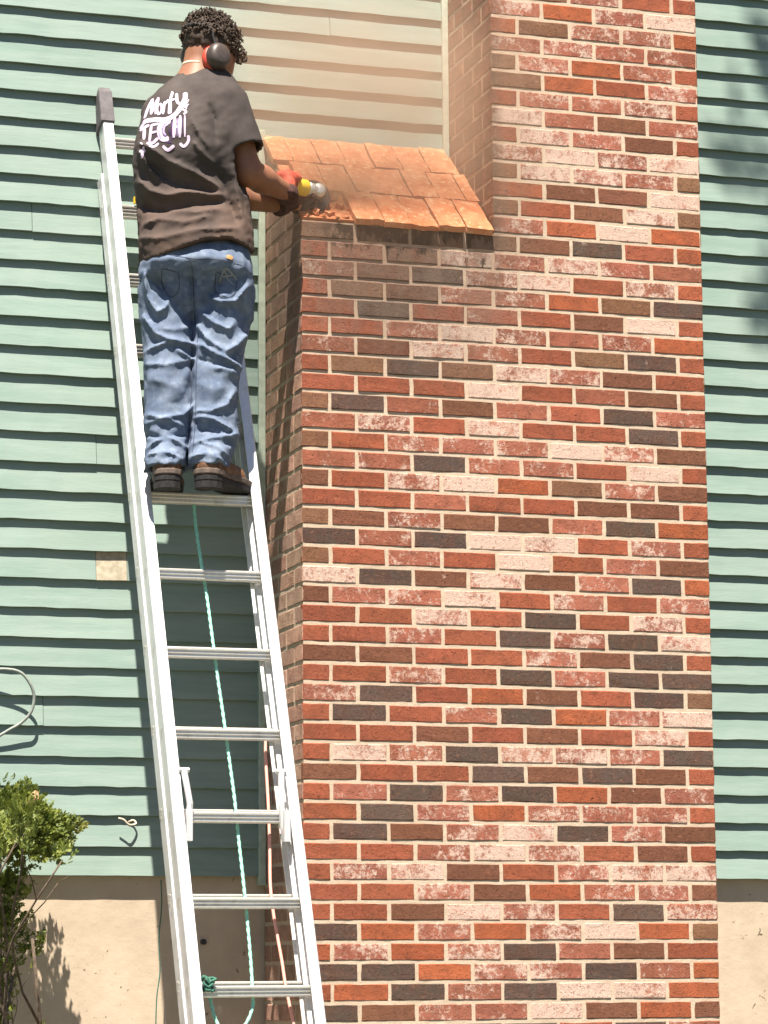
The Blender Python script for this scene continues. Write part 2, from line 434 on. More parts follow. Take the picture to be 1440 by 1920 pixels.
for plane in ('L', 'S', 'R'):                       # left side of the shoulder, left side of the stack, right side
    for k in range(-22, 60):
        if plane == 'L' and k > 46: continue
        if plane == 'S' and k < 38: continue
        z = k*PC + JT/2; y = -D + .0016; first = True
        head = (k % 2 == 0) if plane != 'S' else (k % 2 == 1)
        if plane == 'R': head = (k % 2 == 1)
        while y < -.004:
            L = HB if (first and head) else FB; first = False
            y1 = min(y+L, -.003); poly = rect(y, y1, z, z+HH)
            if plane == 'L': poly = clip(poly, lambda p: p[1]-(ZE-.012+(p[0]+D)*RS))
            if len(poly) > 2 and y1-y > .012: sid += 1; stuff.append((plane, poly, random.Random(sid).choice('rrrttsspppbbd'), sid))
            y = y1 + JT
V = []; F = []; T = []; WH = []
for pl, poly, let, seed in stuff:
    v, f = brick_poly(poly, seed); r = random.Random(seed)
    off = r.uniform(-.0012, .0006)
    if pl == 'F': v = [(a, -D+b+off, c) for a, b, c in v]
    elif pl == 'L': v = [(0+b+off, a, c) for a, b, c in v]
    elif pl == 'S': v = [(XS+b+off, a, c) for a, b, c in v]
    else: v = [(W-b-off, a, c) for a, b, c in v]
    n = len(V); V += v; F += [tuple(q+n for q in t) for t in f]
    c, wv = TINT[let]
    if pl in 'LS': c = tuple(.3*a+.7*b for a, b in zip(c, (.56, .38, .295) if pl == 'L' else (.56, .225, .125))); wv = min(wv, .45)  # paler tints on left sides: brightness painted in for grazing sun, plus dust
    T += [jitter_tint(c, r)]*len(f); WH += [wv]*len(f)
o = mesh('brick_remainder', V, F, M['brickg'], chim); crel(o); tag(o, kind='stuff')
bm = bmesh.new(); bm.from_mesh(o.data); bmesh.ops.recalc_face_normals(bm, faces=bm.faces); bm.to_mesh(o.data); bm.free()
a = o.data.attributes.new('tint', 'FLOAT_COLOR', 'FACE')
for i, c in enumerate(T): a.data[i].color = (*c, 1)
a = o.data.attributes.new('whit', 'FLOAT', 'FACE'); a.data.foreach_set('value', WH)

# mortar sheets, a touch behind the brick faces; ground out deeper in the corner that is being worked on
def recess(x, z):
    a = min(1, max(0, (.80-x)/.5))*min(1, max(0, (z-1.72)/.6)); return .0018 + .0024*a + random.uniform(-.0005, .0005)
def sheet(name, pts, nu, nv, fn, mask=None):
    v = []; f = []
    for j in range(nv+1):
        for i in range(nu+1): v.append(fn(i/nu, j/nv))
    for j in range(nv):
        for i in range(nu):
            a = j*(nu+1)+i
            if mask is None or mask((i+.5)/nu, (j+.5)/nv): f.append((a, a+1, a+nu+2, a+nu+1))
    return crel(mesh(name, v, f, M['mortar'], chim))
Z0, Z1 = -1.5, 60*PC
def ff(s, t):
    x = .0025+(W-.005)*s; z = Z0+(ZE-Z0-.002)*t; return (x, -D+recess(x, z), z)
sheet('mortar', None, 60, 170, ff)
def fs(s, t):
    x = XS+.0025+(W-XS-.005)*s; z = ZE-.002+(Z1-ZE)*t; return (x, -D+recess(x, z), z)
sheet('mortar', None, 32, 48, fs)
def fl(s, t):
    y = -D+.0025+(D-.003)*s; zt = ZE-.014+(y+D)*RS; z = Z0+(zt-Z0)*t; return (.0018+random.uniform(-.0004, .0004), y, z)
sheet('mortar', None, 14, 180, fl)
def fk(s, t):
    y = -D+.0025+(D-.003)*s; z = ZE-.1+(Z1-ZE+.1)*t; return (XS+.0018+random.uniform(-.0004, .0004), y, z)
sheet('mortar', None, 14, 60, fk)
def fr(s, t):
    y = -D+.0025+(D-.003)*s; z = Z0+(Z1-Z0)*t; return (W-.0018, y, z)
sheet('mortar', None, 14, 100, fr)
mb = MB(); mb.box((XS+.01, -D+.01, Z1-.03), (W-.01, -.003, Z1-.002)); crel(mb.build('mortar_cap', M['mortar'], chim))

# sloped shoulder: bed plus bricks laid up the slope, the corner by the grinder already broken out
ca, sa = 1/math.hypot(1, RS), RS/math.hypot(1, RS); SL = D/ca
def slope(x, s, n): return np.array((x, -D+s*ca-n*sa, ZE+s*sa+n*ca))
v = [slope(x, s, n) for n in (-.012, .004) for s in (0.012, SL) for x in (.004, XS+.001)]
crel(mesh('shoulder_bed', v, [(0,1,3,2),(4,6,7,5),(0,4,5,1),(2,3,7,6),(0,2,6,4),(1,5,7,3)], M['roof'], chim))
rowsS = [(-.020, .205), (.213, .425), (.433, SL-.004)]
for ri, (s0, s1) in enumerate(rowsS):
    x = -.012 - (.045 if ri == 1 else (.02 if ri == 2 else 0)); bi = 0
    while x < XS-.015:
        r = random.Random(ri*50+bi); xw = .098+r.uniform(-.004, .004); xa, xb = max(x, -.012), min(x+xw, XS-.001)
        skip = (ri == 0 and xb < .21) or (ri == 1 and xb < .05)
        if not skip and xb-xa > .02:
            th = .027+r.uniform(-.0035, .0030); e = .0025
            sA = s0 + r.uniform(-.006, .006); sB = s1 + r.uniform(-.003, .003); tl = r.uniform(-.0022, .0022)
            if ri == 0 and xb < .33: sA += .010
            nu, nv = 4, 5; q = []; fcs = []
            for j in range(nv+1):
                for i in range(nu+1):
                    ed = i in (0, nu) or j in (0, nv); xx = xa+(xb-xa)*i/nu; ss = sA+(sB-sA)*j/nv
                    q.append(slope(xx+r.uniform(-.0025, .0025), ss+r.uniform(-.003, .003), th+tl*(xx-xa)/xw+(-.004 if ed else 0)+r.uniform(-.0022, .0022)))
            for j in range(nv):
                for i in range(nu): a_ = j*(nu+1)+i; fcs.append((a_, a_+1, a_+nu+2, a_+nu+1))
            rim = [i for i in range(nu+1)]+[j*(nu+1)+nu for j in range(1, nv+1)]+[nv*(nu+1)+i for i in range(nu-1, -1, -1)]+[j*(nu+1) for j in range(nv-1, 0, -1)]
            b_ = len(q); sn = slope(0, 0, 1)-slope(0, 0, 0)
            for i in rim: q.append(q[i]-sn*(th-.006))
            for i in range(len(rim)): i2 = (i+1) % len(rim); fcs.append((rim[i2], rim[i], b_+i, b_+i2))
            crel(mesh('roof_brick', q, fcs, M['roof'], chim))
        x += xw + .0045; bi += 1
# ------------------------------------------------------------------ broken brick on the corner
CH = [(556,402,-.44,.024),(572,392,-.40,.030),(590,402,-.46,.022),(604,393,-.42,.026),(618,404,-.46,.020),(622,384,-.36,.028),(638,396,-.41,.022),
      (648,408,-.47,.016),(560,386,-.34,.028),(633,408,-.48,.014),(606,408,-.475,.013),(586,384,-.33,.026),(652,396,-.42,.014),(575,408,-.475,.014)]
for i, (u, v_, y, s) in enumerate(CH):
    p = at(u, v_, y); zt = max(ZE+.002+(y+D)*RS, ZE)+.4*s; p[2] = max(p[2]-.0, zt) if abs(p[2]-zt) < .05 else zt
    r = random.Random(i+40); bm = bmesh.new(); bmesh.ops.create_cube(bm, size=1)
    bmesh.ops.subdivide_edges(bm, edges=bm.edges[:], cuts=1)
    for q in bm.verts: q.co = Vector((q.co.x*1.5, q.co.y, q.co.z*.8))*s + Vector([r.uniform(-.22, .22)*s for _ in range(3)])
    me = bpy.data.meshes.new('brick_chunk'); bm.to_mesh(me); bm.free(); me.materials.append(M['roof'])
    o = link(bpy.data.objects.new('brick_chunk', me)); o.location = p.tolist(); o.rotation_euler = [r.uniform(-.5, .5), r.uniform(-.5, .5), r.uniform(0, 3)]
    tag(o, 'broken orange brick chunk in the rubble under the grinder', 'rubble', 'broken brick chunks on the chimney corner')

# ================================================================== LADDER
S, ANG = 0.2910, math.radians(69.587)
LD = np.array((-.004, S*math.cos(ANG), S*math.sin(ANG)))            # one rung step along the ladder
LB = np.array((-.369, -1.2065, .129)); LN = np.array((0, -math.sin(ANG), math.cos(ANG)))  # LN: towards the climber
LU = LD/np.linalg.norm(LD); LX = np.array((1.0, 0, 0))
def lp(i, x=0, n=0): return LB + LD*i + LX*x + LN*n
lad = empty('extension_ladder', lp(-5.6), 'aluminium extension ladder leaning on the green siding beside the chimney', 'ladder')
def lrel(o): o.matrix_parent_inverse = Matrix.Translation((-Vector(lp(-5.6).tolist()))); return o
HW = .176
def rail(i0, i1, side, xin, fl, dep, nf, name):
    """C channel: web outside, flanges pointing at the rungs; xin = inner edge of the flanges, nf = front flange height"""
    t = .0045; xo = xin+fl
    prof = [(xin, nf), (xo-.003, nf), (xo, nf-.003), (xo, nf-dep+.003), (xo-.003, nf-dep), (xin, nf-dep), (xin, nf-dep+t), (xo-t, nf-dep+t), (xo-t, nf-t), (xin, nf-t)]
    prof = [(p*side, q) for p, q in prof]
    mb = MB(); mb.prism(prof, lp(i0), lp(i1), LX, LN); return lrel(mb.build(name, M['alu'], lad))
FT, BT = 11.62, 10.58
for side in (-1, 1):
    rail(-5.4, FT, side, HW-.002, .036, .076, .026, 'fly_rail')
    o = rail(-5.6, BT, side, HW+.002, .037, .066, -.056, 'base_rail')
    for i in range(-5, 11):                      # rivet plates where the rungs go through the base rail
        p = lp(i-.06, side*(HW+.039), -.090); mb = MB(); mb.tube([p-LX*.003*side, p+LX*.005*side], [.017, .013], 10)
        q = mb.build('rivet_plate', M['rung'], o); q.matrix_parent_inverse = Matrix.Translation((-Vector(lp(-5.6).tolist())))
    mb = MB(); a, b = FT-.46, FT+.07
    pr = [(HW-.008, .033), (HW+.038, .033), (HW+.042, .028), (HW+.042, -.060), (HW+.036, -.066), (HW-.008, -.066)]
    c = [lp(a), lp(a+.30), lp(b-.08), lp(b)]
    for j in range(3):
        k = (1.0, 1.0, .985, .80); m0 = [( (p-HW-.018)*k[j]+HW+.018, (q+.016)*k[j]-.016) for p, q in pr]; m1 = [((p-HW-.018)*k[j+1]+HW+.018, (q+.016)*k[j+1]-.016) for p, q in pr]
        vv = [c[j]+LX*p*side+LN*q for p, q in m0]+[c[j+1]+LX*p*side+LN*q for p, q in m1]; n = len(pr)
        mb.add(vv, [(i, (i+1) % n, n+(i+1) % n, n+i) for i in range(n)]+([tuple(range(n, 2*n))] if j == 2 else [])+([tuple(range(n-1, -1, -1))] if j == 0 else []))
    o = lrel(mb.build('end_cap', M['endcap'], lad)); bv = o.modifiers.new('bevel', 'BEVEL'); bv.width = .007; bv.segments = 3; bv.limit_method = 'ANGLE'
def rung(i, n, hw, name='rung'):
    # flat serrated tread on top, ribbed face below
    prof = [(-.016,.000),(-.011,.0015),(-.008,0),(-.004,.0015),(0,0),(.004,.0015),(.008,0),(.013,.0015),(.017,-.001),(.017,-.006),(.0135,-.009),(.0135,-.017),(.010,-.020),(.010,-.029),(.006,-.034),(-.006,-.034),(-.012,-.026),(-.016,-.010)]
    c = lp(i, 0, n); mb = MB(); mb.prism([(-p, q) for p, q in prof], c-LX*hw, c+LX*hw, (0, 1, 0), (0, 0, 1))
    return lrel(mb.build(name, M['rung'], lad))
for i in range(-5, 12): rung(i, -.010, HW+.034, 'fly_rung')
for i in range(-5, 11):
    rung(i+.16, -.097, HW+.040, 'base_rung')
for side in (-1, 1):                              # rung locks at the foot of the fly section
    x = side*(HW-.016); mb = MB()
    mb.tube([lp(2.42, x, .030), lp(2.05, x-side*.010, .022), lp(1.80, x-side*.004, -.01)], .0105, 8)
    mb.tube([lp(2.44, x-.018, .030), lp(2.44, x+.016, .030)], .008, 8)
    mb.box(tuple(lp(1.66, x-.006, -.01)-np.array((.004, .02, .0))), tuple(lp(1.66, x+.006, -.01)+np.array((.004, .02, .10))))
    lrel(mb.build('rung_lock', M['alu'], lad))
p = lp(10, -HW+.060, .012); mb = MB(); mb.box(tuple(p+np.array((-.008, -.002, .001))), tuple(p+np.array((.008, .014, .024)))); lrel(mb.build('yellow_clip', M['yellow'], lad))

# ------------------------------------------------------------------ ropes and cords
def lad_pt(u, v, n):                              # point of the plane lying n in front of the rungs
    d = _f + (u-720)/FPX*_r + (960-v)/FPX*_u; o = LB + LN*n; t = ((o-CAM) @ LN)/(d @ LN); return CAM + d*t
def cord(name, pts, r, mat, label, cat, n=8, twist=0):
    P = spline(pts, 10); mb = MB()
    rs = [r*(1+(.14*math.sin(k*1.9) if twist else 0)) for k in range(len(P))]
    if twist:
        P = spline(pts, 40); ph = 0.0
        for st in (0, math.pi):
            Q = []; ph = 0.0
            for k, p in enumerate(P):
                if k: ph += np.linalg.norm(P[k]-P[k-1])/.0085
                Q.append(p + r*.27*(math.cos(ph+st)*np.array((1.0, 0, 0)) + math.sin(ph+st)*np.array((0, .94, -.34))))
            mb.tube(Q, r*.76, 6)
    else: mb.tube(P, rs, n)
    o = mb.build(name, M[mat], None, True); return tag(o, label, cat)
RP = [(362,925),(367,985),(378,1060),(388,1120),(396,1180),(408,1270),(419,1345),(430,1425),(440,1500),(447,1570),(456,1650),(464,1730),(470,1800),(473,1850),(474,1885),(462,1918),(440,1935),(415,1930),(402,1905),(394,1872),(391,1850)]
cord('rope', [lad_pt(u, v, -.045) for u, v in RP], .0058, 'rope', 'mint green pulley rope running down the middle of the ladder', 'rope', 7, 1)
K = lad_pt(391, 1845, .020); kn = []
for k in range(60):
    a = k*.55; kn.append(K + LX*(.017*math.cos(a)+.006*math.sin(k*.21)) + np.array((0, 1, 0))*(.012*math.sin(a*1.3)) + np.array((0, 0, 1))*(.020*math.sin(a*.73)+.004*math.cos(k)))
mb = MB(); mb.tube(kn, .0042, 6); tag(mb.build('rope_knot', M['greenc'], None, True), 'knotted green rope tied round the lowest rung at the left rail', 'rope')
PK = [(498,1385),(498,1420),(501,1470),(504,1530),(506,1600),(507,1660),(513,1715),(521,1760),(529,1805),(535,1845),(543,1885),(553,1930),(570,1990)]
cord('power_cord', [lad_pt(u, v, -.075) for u, v in PK], .0052, 'pink', 'salmon pink cord hanging behind the right ladder rail', 'cord')
GC = [(302,1650),(303,1700),(298,1760),(300,1820),(294,1870),(292,1925)]
cord('thin_cord', [at(u, v, -.10) for u, v in GC], .0022, 'greenc', 'thin dark green cord hanging in front of the foundation left of the ladder', 'cord', 6)
CL = [(-60,1262,-.03),(-20,1256,-.05),(15,1255,-.06),(40,1262,-.065),(57,1283,-.065),(64,1308,-.06),(58,1335,-.055),(40,1355,-.045),(15,1370,-.04),(-20,1392,-.03),(-60,1425,-.02)]
cord('cable_loop', [at(*p) for p in CL], .0055, 'grey', 'grey cable looping out from the siding at the left edge', 'cable')
WB = [(222,1534,-.045),(232,1537,-.05),(240,1545,-.05),(247,1547,-.045),(255,1544,-.03),(250,1538,-.02),(240,1541,-.012)]
cord('wire_clip', [at(*p) for p in WB], .0035, 'cream', 'small pale curled wire sticking out of the siding left of the ladder', 'wire', 6)
p = np.array((W-.012, -.22, at(1353, 1752, -.22)[2])); mb = MB(); mb.tube([p, p+np.array((.040, 0, 0))], .012, 10); mb.tube([p+np.array((.018, 0, 0)), p+np.array((.030, 0, 0))], .017, 6)
tag(mb.build('pipe_stub', M['rust'], None), 'rusty pipe stub poking out of the right side of the chimney', 'pipe')
mb = MB(); q = at(381, 1766, .004); mb.tube([q+np.array((0, .02, 0)), q+np.array((0, -.012, 0))], .010, 10); o = mb.build('vent_cap', M['black'], None); tag(o, 'small black cap on the foundation behind the ladder', 'cap')

# ================================================================== PERSON (signed-distance shapes meshed with surface nets)
OB = np.array((-.392, -.655, 0.0)); fx, fy = math.sin(YAW), math.cos(YAW)
RX = np.array((fy, -fx, 0.0)); FW = np.array((fx, fy, 0.0))
FOOT_Z = lp(6, 0, 0)[2]
person = empty('person', (OB[0], OB[1], FOOT_Z), 'person in dark t-shirt, jeans and ear muffs standing on the ladder grinding', 'person')
person.rotation_euler = (0, 0, -YAW)
ROOT = np.array((OB[0], OB[1], FOOT_Z))
def loc(u, v, d):
    """photo pixel at depth d behind the person's own upright plane -> person-local coordinates"""
    r = _f + (u-720)/FPX*_r + (960-v)/FPX*_u; t = ((OB-CAM) @ FW + d)/(r @ FW); p = CAM + r*t - ROOT
    return np.array((p @ RX, p @ FW, p[2]))
def to_local(p):
    p = np.asarray(p)-ROOT; return np.array((p @ RX, p @ FW, p[2]))

def rc(P, a, b, ra, rb):
    ab = b-a; t = np.clip(((P-a) @ ab)/(ab @ ab), 0, 1); return np.linalg.norm(P-a-t[:, None]*ab, axis=1)-(ra+(rb-ra)*t)
def ell(P, c, r, R=None):
    q = P-c
    if R is not None: q = q @ R
    r = np.asarray(r); k0 = np.linalg.norm(q/r, axis=1); k1 = np.linalg.norm(q/(r*r), axis=1)+1e-9; return k0*(k0-1)/k1
def smin(a, b, k):
    h = np.clip(.5+.5*(b-a)/k, 0, 1); return b+(a-b)*h-k*h*(1-h)
def loft(P, tab, pw=2.3):
    """tab rows: v, uL, uR, back depth, front depth (photo pixels and metres) -> implicit tube"""
    z = np.array([loc((r[1]+r[2])/2, r[0], r[3])[2] for r in tab]); xl = np.array([loc(r[1], r[0], 0)[0] for r in tab]); xr = np.array([loc(r[2], r[0], 0)[0] for r in tab])
    yb = np.array([r[3] for r in tab]); yf = np.array([r[4] for r in tab]); s = np.argsort(z); z, xl, xr, yb, yf = z[s], xl[s], xr[s], yb[s], yf[s]
    zz = np.linspace(z[0], z[-1], 200)
    def sm(t):
        y = np.interp(zz, z, t); k = np.ones(9)/9; return np.convolve(np.pad(y, 4, mode='edge'), k, 'valid')
    L, R_, B, F_ = (np.interp(P[:, 2], zz, sm(t)) for t in (xl, xr, yb, yf))
    cx, a = (L+R_)/2, (R_-L)/2; cy, b = (B+F_)/2, (F_-B)/2
    k = (np.abs((P[:, 0]-cx)/a)**pw + np.abs((P[:, 1]-cy)/b)**pw)**(1/pw)
    d = (k-1)*np.minimum(a, b); return np.maximum(d, np.maximum(z[0]-P[:, 2], P[:, 2]-z[-1]))
def segs2d(P, segs):
    """folds: ridges (+) and valleys (-) along 2-D lines on the back of the cloth; seg = (u0,v0,u1,v1,width,height)"""
    out = np.zeros(len(P))
    for u0, v0, u1, v1, wd, h in segs:
        a = loc(u0, v0, -.1)[[0, 2]]; b = loc(u1, v1, -.1)[[0, 2]]; ab = b-a; q = P[:, [0, 2]]
        t = np.clip(((q-a) @ ab)/(ab @ ab), 0, 1); d = np.linalg.norm(q-a-t[:, None]*ab, axis=1)
        out += h*np.exp(-(d/wd)**1.45)*(1-.55*np.abs(2*t-1)**3)
    return out
def poly2segs(pts, wd, h, k=1.0, ox=0, oy=0): return [(ox+a[0]/k, oy+a[1]/k, ox+b[0]/k, oy+b[1]/k, wd, h) for a, b in zip(pts[:-1], pts[1:])]
_ph = rng.uniform(0, 6.28, (24,)); _dr = rng.normal(size=(24, 3)); _dr /= np.linalg.norm(_dr, axis=1)[:, None]
def wob(P, f, warp=.35):
    """cheap smooth pseudo-noise in [-1, 1]"""
    Q = P*f; s = np.zeros(len(P))
    for i in range(0, 12): s += np.sin(Q @ _dr[i]*(1+.23*i) + _ph[i] + warp*3*np.sin(Q @ _dr[i+12] + _ph[i+12]))
    return s/5.0
def nets(fn, lo, hi, h):
    lo = np.asarray(lo); n = np.ceil((np.asarray(hi)-lo)/h).astype(int)+1
    ax = [lo[i]+h*np.arange(n[i]) for i in range(3)]; G = np.stack(np.meshgrid(*ax, indexing='ij'), -1).reshape(-1, 3)
    d = np.concatenate([fn(c) for c in np.array_split(G, max(1, len(G)//200000))]).reshape(n)
    s = d < 0; acc = np.zeros((*(n-1), 3)); cnt = np.zeros(n-1)
    cor = [(i, j, k) for i in (0, 1) for j in (0, 1) for k in (0, 1)]
    def sub(A, c): return A[c[0]:c[0]+n[0]-1, c[1]:c[1]+n[1]-1, c[2]:c[2]+n[2]-1]
    for a in cor:
        for b in cor:
            if a < b and sum(abs(x-y) for x, y in zip(a, b)) == 1:
                da, db = sub(d, a), sub(d, b); m = (da < 0) != (db < 0); t = np.where(m, da/np.where(m, da-db, 1), 0)
                for q in range(3): acc[..., q] += np.where(m, a[q]+t*(b[q]-a[q]), 0)
                cnt += m
    act = cnt > 0; idx = -np.ones(n-1, int); idx[act] = np.arange(act.sum())
    I = np.stack(np.nonzero(act), -1); V = lo + h*(I + acc[act]/cnt[act][:, None]); F = []
    for q in range(3):
        e = [0, 0, 0]; e[q] = 1; A = s[:n[0]-e[0], :n[1]-e[1], :n[2]-e[2]]; B = s[e[0]:, e[1]:, e[2]:]; ch = A != B
        pos = np.stack(np.nonzero(ch), -1); r1, r2 = (q+1) % 3, (q+2) % 3
        ok = (pos[:, r1] > 0) & (pos[:, r2] > 0) & (pos[:, r1] < n[r1]-1) & (pos[:, r2] < n[r2]-1); pos = pos[ok]
        fl = A[tuple(pos.T)]
        def cell(o1, o2):
            c = pos.copy(); c[:, r1] -= o1; c[:, r2] -= o2; return idx[tuple(c.T)]
        Q = np.stack([cell(1, 1), cell(0, 1), cell(0, 0), cell(1, 0)], -1); Q[~fl] = Q[~fl][:, ::-1]; F.append(Q)
    F = np.concatenate(F); return V, F[(F >= 0).all(1)]
def sdf_mesh(name, fn, lo, hi, h, mat, parent):
    V_, F_ = nets(fn, lo, hi, h); return mesh(name, V_, F_, mat, parent, True)

# --- t-shirt
SH = [(120,345,420,-.012,.10),(132,326,438,-.050,.12),(152,297,452,-.090,.13),(172,280,457,-.110,.13),(195,268,460,-.130,.13),(240,254,456,-.152,.13),(285,250,456,-.148,.13),(330,251,462,-.118,.13),(375,255,470,-.112,.14),(415,259,475,-.138,.14),(450,261,476,-.158,.14),(500,262,476,-.150,.14)]
z1 = lambda pts: [(p[0]/3+160, p[1]/3) for p in pts]
SF = []
for pts, wd, h in (([(300,810),(370,850),(470,925),(620,985),(755,1060)], .011, .013), ([(300,850),(345,930),(430,1030)], .009, .010), ([(295,1010),(360,1075),(450,1110),(600,1088),(775,1100)], .013, .016),
                   ([(600,690),(640,770),(690,840)], .007, .007), ([(610,820),(660,880),(730,935)], .007, .007), ([(310,1130),(400,1175),(470,1190),(600,1160),(780,1130)], .012, -.012), ([(360,920),(460,1000),(600,1060),(740,1090)], .016, -.014),
                   ([(330,1260),(420,1240),(560,1270),(700,1230)], .010, .009), ([(300,1330),(420,1360),(600,1320),(860,1290)], .010, .008), ([(470,1190),(620,1210),(760,1180)], .010, .008), ([(700,600),(730,680),(740,800)], .010, -.010),
                   ([(750,950),(790,1080),(850,1250)], .014, -.010), ([(830,950),(860,1100),(900,1280)], .012, .008)):
    SF += poly2segs(z1(pts), wd, h)
cuff_c, sh_r = loc(457, 284, -.030), loc(424, 196, -.010); arm_d = (cuff_c-sh_r)/np.linalg.norm(cuff_c-sh_r)
shl_l, cuf_l = loc(303, 214, .06), loc(320, 290, .20); arml_d = (cuf_l-shl_l)/np.linalg.norm(cuf_l-shl_l)
HEM = np.array([loc(u, v, -.12)[[0, 2]] for u, v in ((240,492),(264,488),(300,480),(340,468),(385,452),(430,446),(460,456),(490,474))])
def shirt(P):
    d = loft(P, SH, 2.25); nr = np.abs(d) < .04; Q = P[nr]; back = np.clip((.02-Q[:, 1])/.06, 0, 1)
    d[nr] -= (1.4*segs2d(Q, SF) + .0034*wob(Q, 26))*back + .0016*wob(Q*np.array((1, 1, 1.8)), 60, .6)
    hem = np.interp(P[:, 0], HEM[:, 0], HEM[:, 1]) + .012*np.clip((P[:, 1]+.05)/.1, 0, 1)
    d = np.maximum(d, hem-P[:, 2])
    for a, b, dr, r0, r1 in ((sh_r, cuff_c, arm_d, .078, .071), (shl_l, cuf_l, arml_d, .070, .070)):
        s = rc(P, a, b+dr*.05, r0, r1) - .002*wob(P, 40); s = np.maximum(s, (P-b) @ dr); d = smin(d, s, .018)
    for b, dr, r1 in ((cuff_c, arm_d, .072), (cuf_l, arml_d, .074)):   # hollow cuffs
        d = np.maximum(d, -np.maximum(rc(P, b-dr*.03, b+dr*.1, r1-.010, r1-.006), -((P-b) @ dr)-.03))
    nk = ell(P, loc(378, 113, .035), (.060, .075, .034)); return np.maximum(d, -nk)
tshirt = sdf_mesh('tshirt', shirt, (-.33, -.24, .66), (.30, .30, 1.60), .0064, M['shirt'], person)
# --- jeans
PV = [(435,276,466,-.09,.12),(462,267,470,-.128,.12),(482,263,474,-.152,.12),(500,262,475,-.140,.11),(525,262,475,-.100,.11),(560,263,473,-.085,.10),(592,266,468,-.05,.08)]
LL = [(530,262,366,-.085,.10),(600,264,364,-.078,.09),(650,269,363,-.088,.08),(700,271,362,-.102,.06),(750,271,361,-.106,.05),(800,272,357,-.112,.04),(835,276,354,-.128,.02),(852,276,352,-.172,.03),(869,277,351,-.176,.03)]
RL = [(530,361,475,-.085,.10),(600,361,470,-.078,.09),(650,361,458,-.088,.08),(700,360,449,-.102,.06),(750,360,446,-.106,.05),(800,358,446,-.112,.04),(835,356,441,-.128,.02),(852,355,432,-.168,.03),(868,356,431,-.172,.03)]
z2 = lambda pts: [(p[0]/3+160, p[1]/3+440) for p in pts]
JF = []
for pts, wd, h in (([(325,200),(345,340),(400,435),(455,405),(470,350)], .008, .012), ([(315,440),(390,550),(480,590),(612,605)], .009, .015), ([(335,645),(460,600)], .008, .010), ([(500,640),(610,690)], .008, .009), ([(340,720),(450,735),(600,690)], .008, .007),
                   ([(640,610),(720,660),(880,735)], .008, .014), ([(615,480),(680,580),(780,650)], .009, .012), ([(700,350),(760,375),(850,370),(915,270)], .009, .014), ([(700,350),(740,330),(800,345)], .007, .010), ([(790,660),(860,610),(915,540)], .011, .014),
                   ([(650,430),(720,490),(810,530),(830,490)], .008, .012), ([(345,1010),(430,1040),(560,1010),(605,950)], .008, .012), ([(340,1060),(460,1040),(540,1070)], .008, .009), ([(350,1200),(460,1140),(560,1190)], .008, .012), ([(350,1120),(430,1150),(560,1120)], .008, -.009),
                   ([(610,990),(700,1000),(800,960),(840,870)], .008, .010), ([(620,1030),(720,1040),(850,1110),(840,1140)], .008, .015), ([(600,1180),(720,1150),(850,1130)], .008, .010), ([(640,1090),(760,1120)], .008, -.010), ([(660,1180),(760,1210),(800,1250)], .007, .009),
                   ([(600,200),(600,330),(605,480)], .011, -.020), ([(400,200),(430,300),(520,380),(600,470)], .02, -.016), ([(760,200),(740,290),(660,380)], .02, -.016), ([(860,400),(900,450),(900,520)], .016, -.014), ([(400,520),(500,530),(590,500)], .010, .006), ([(720,750),(830,760),(860,790)], .008, .006),
                   ([(630,690),(720,720),(830,740)], .008, -.007), ([(380,810),(480,850),(560,880)], .02, .005), ([(640,840),(720,880),(800,860)], .02, .005), ([(345,1255),(450,1235),(545,1270)], .006, .006), ([(600,1265),(690,1245),(790,1290)], .006, .006)):
    JF += poly2segs(z2(pts), wd, h)
def jeans(P):
    l = loft(P, LL, 2.2); r = loft(P, RL, 2.2); d = np.minimum(l, r); d = smin(d, loft(P, PV, 2.3), .022); nr = np.abs(d) < .045; Q = P[nr]
    back = np.clip((.0-Q[:, 1])/.05, 0, 1); zz = Q[:, 2]; crump = np.clip((.30-zz)/.25, 0, 1)+.35
    d[nr] -= (1.45*segs2d(Q, JF) + .0045*wob(Q, 38))*back + crump*(.0030*wob(Q*np.array((1, 1, 2.6)), 34, .6)+.0016*wob(Q*np.array((1, 1, 2.2)), 80, .6))
    for t, c in ((LL, 0), (RL, 1)):                        # hollow at the cuffs
        b = loc((t[-1][1]+t[-1][2])/2, t[-1][0], -.075); d = np.maximum(d, -rc(P, b-np.array((0, 0, .07)), b+np.array((0, 0, -.030)), .060, .060))
    return d
jn = sdf_mesh('jeans', jeans, (-.30, -.24, .04), (.30, .20, .96), .0058, M['denim'], person)
def onto(objs, pts2, d0=-.5, off=.0015):
    """drop photo-plane points on the back of a garment"""
    out = []
    for u, v in pts2:
        p = loc(u, v, -.12); h = objs.ray_cast(Vector((p[0], d0, p[2])), Vector((0, 1, 0)))
        y = h[0].y if h[0] is not None else -.12
        out.append(np.array((p[0], y-off, p[2])))
    return out
def bvh(o): return BVHTree.FromPolygons([v.co for v in o.data.vertices], [tuple(p.vertices) for p in o.data.polygons])
BS, BJ = bvh(tshirt), bvh(jn)
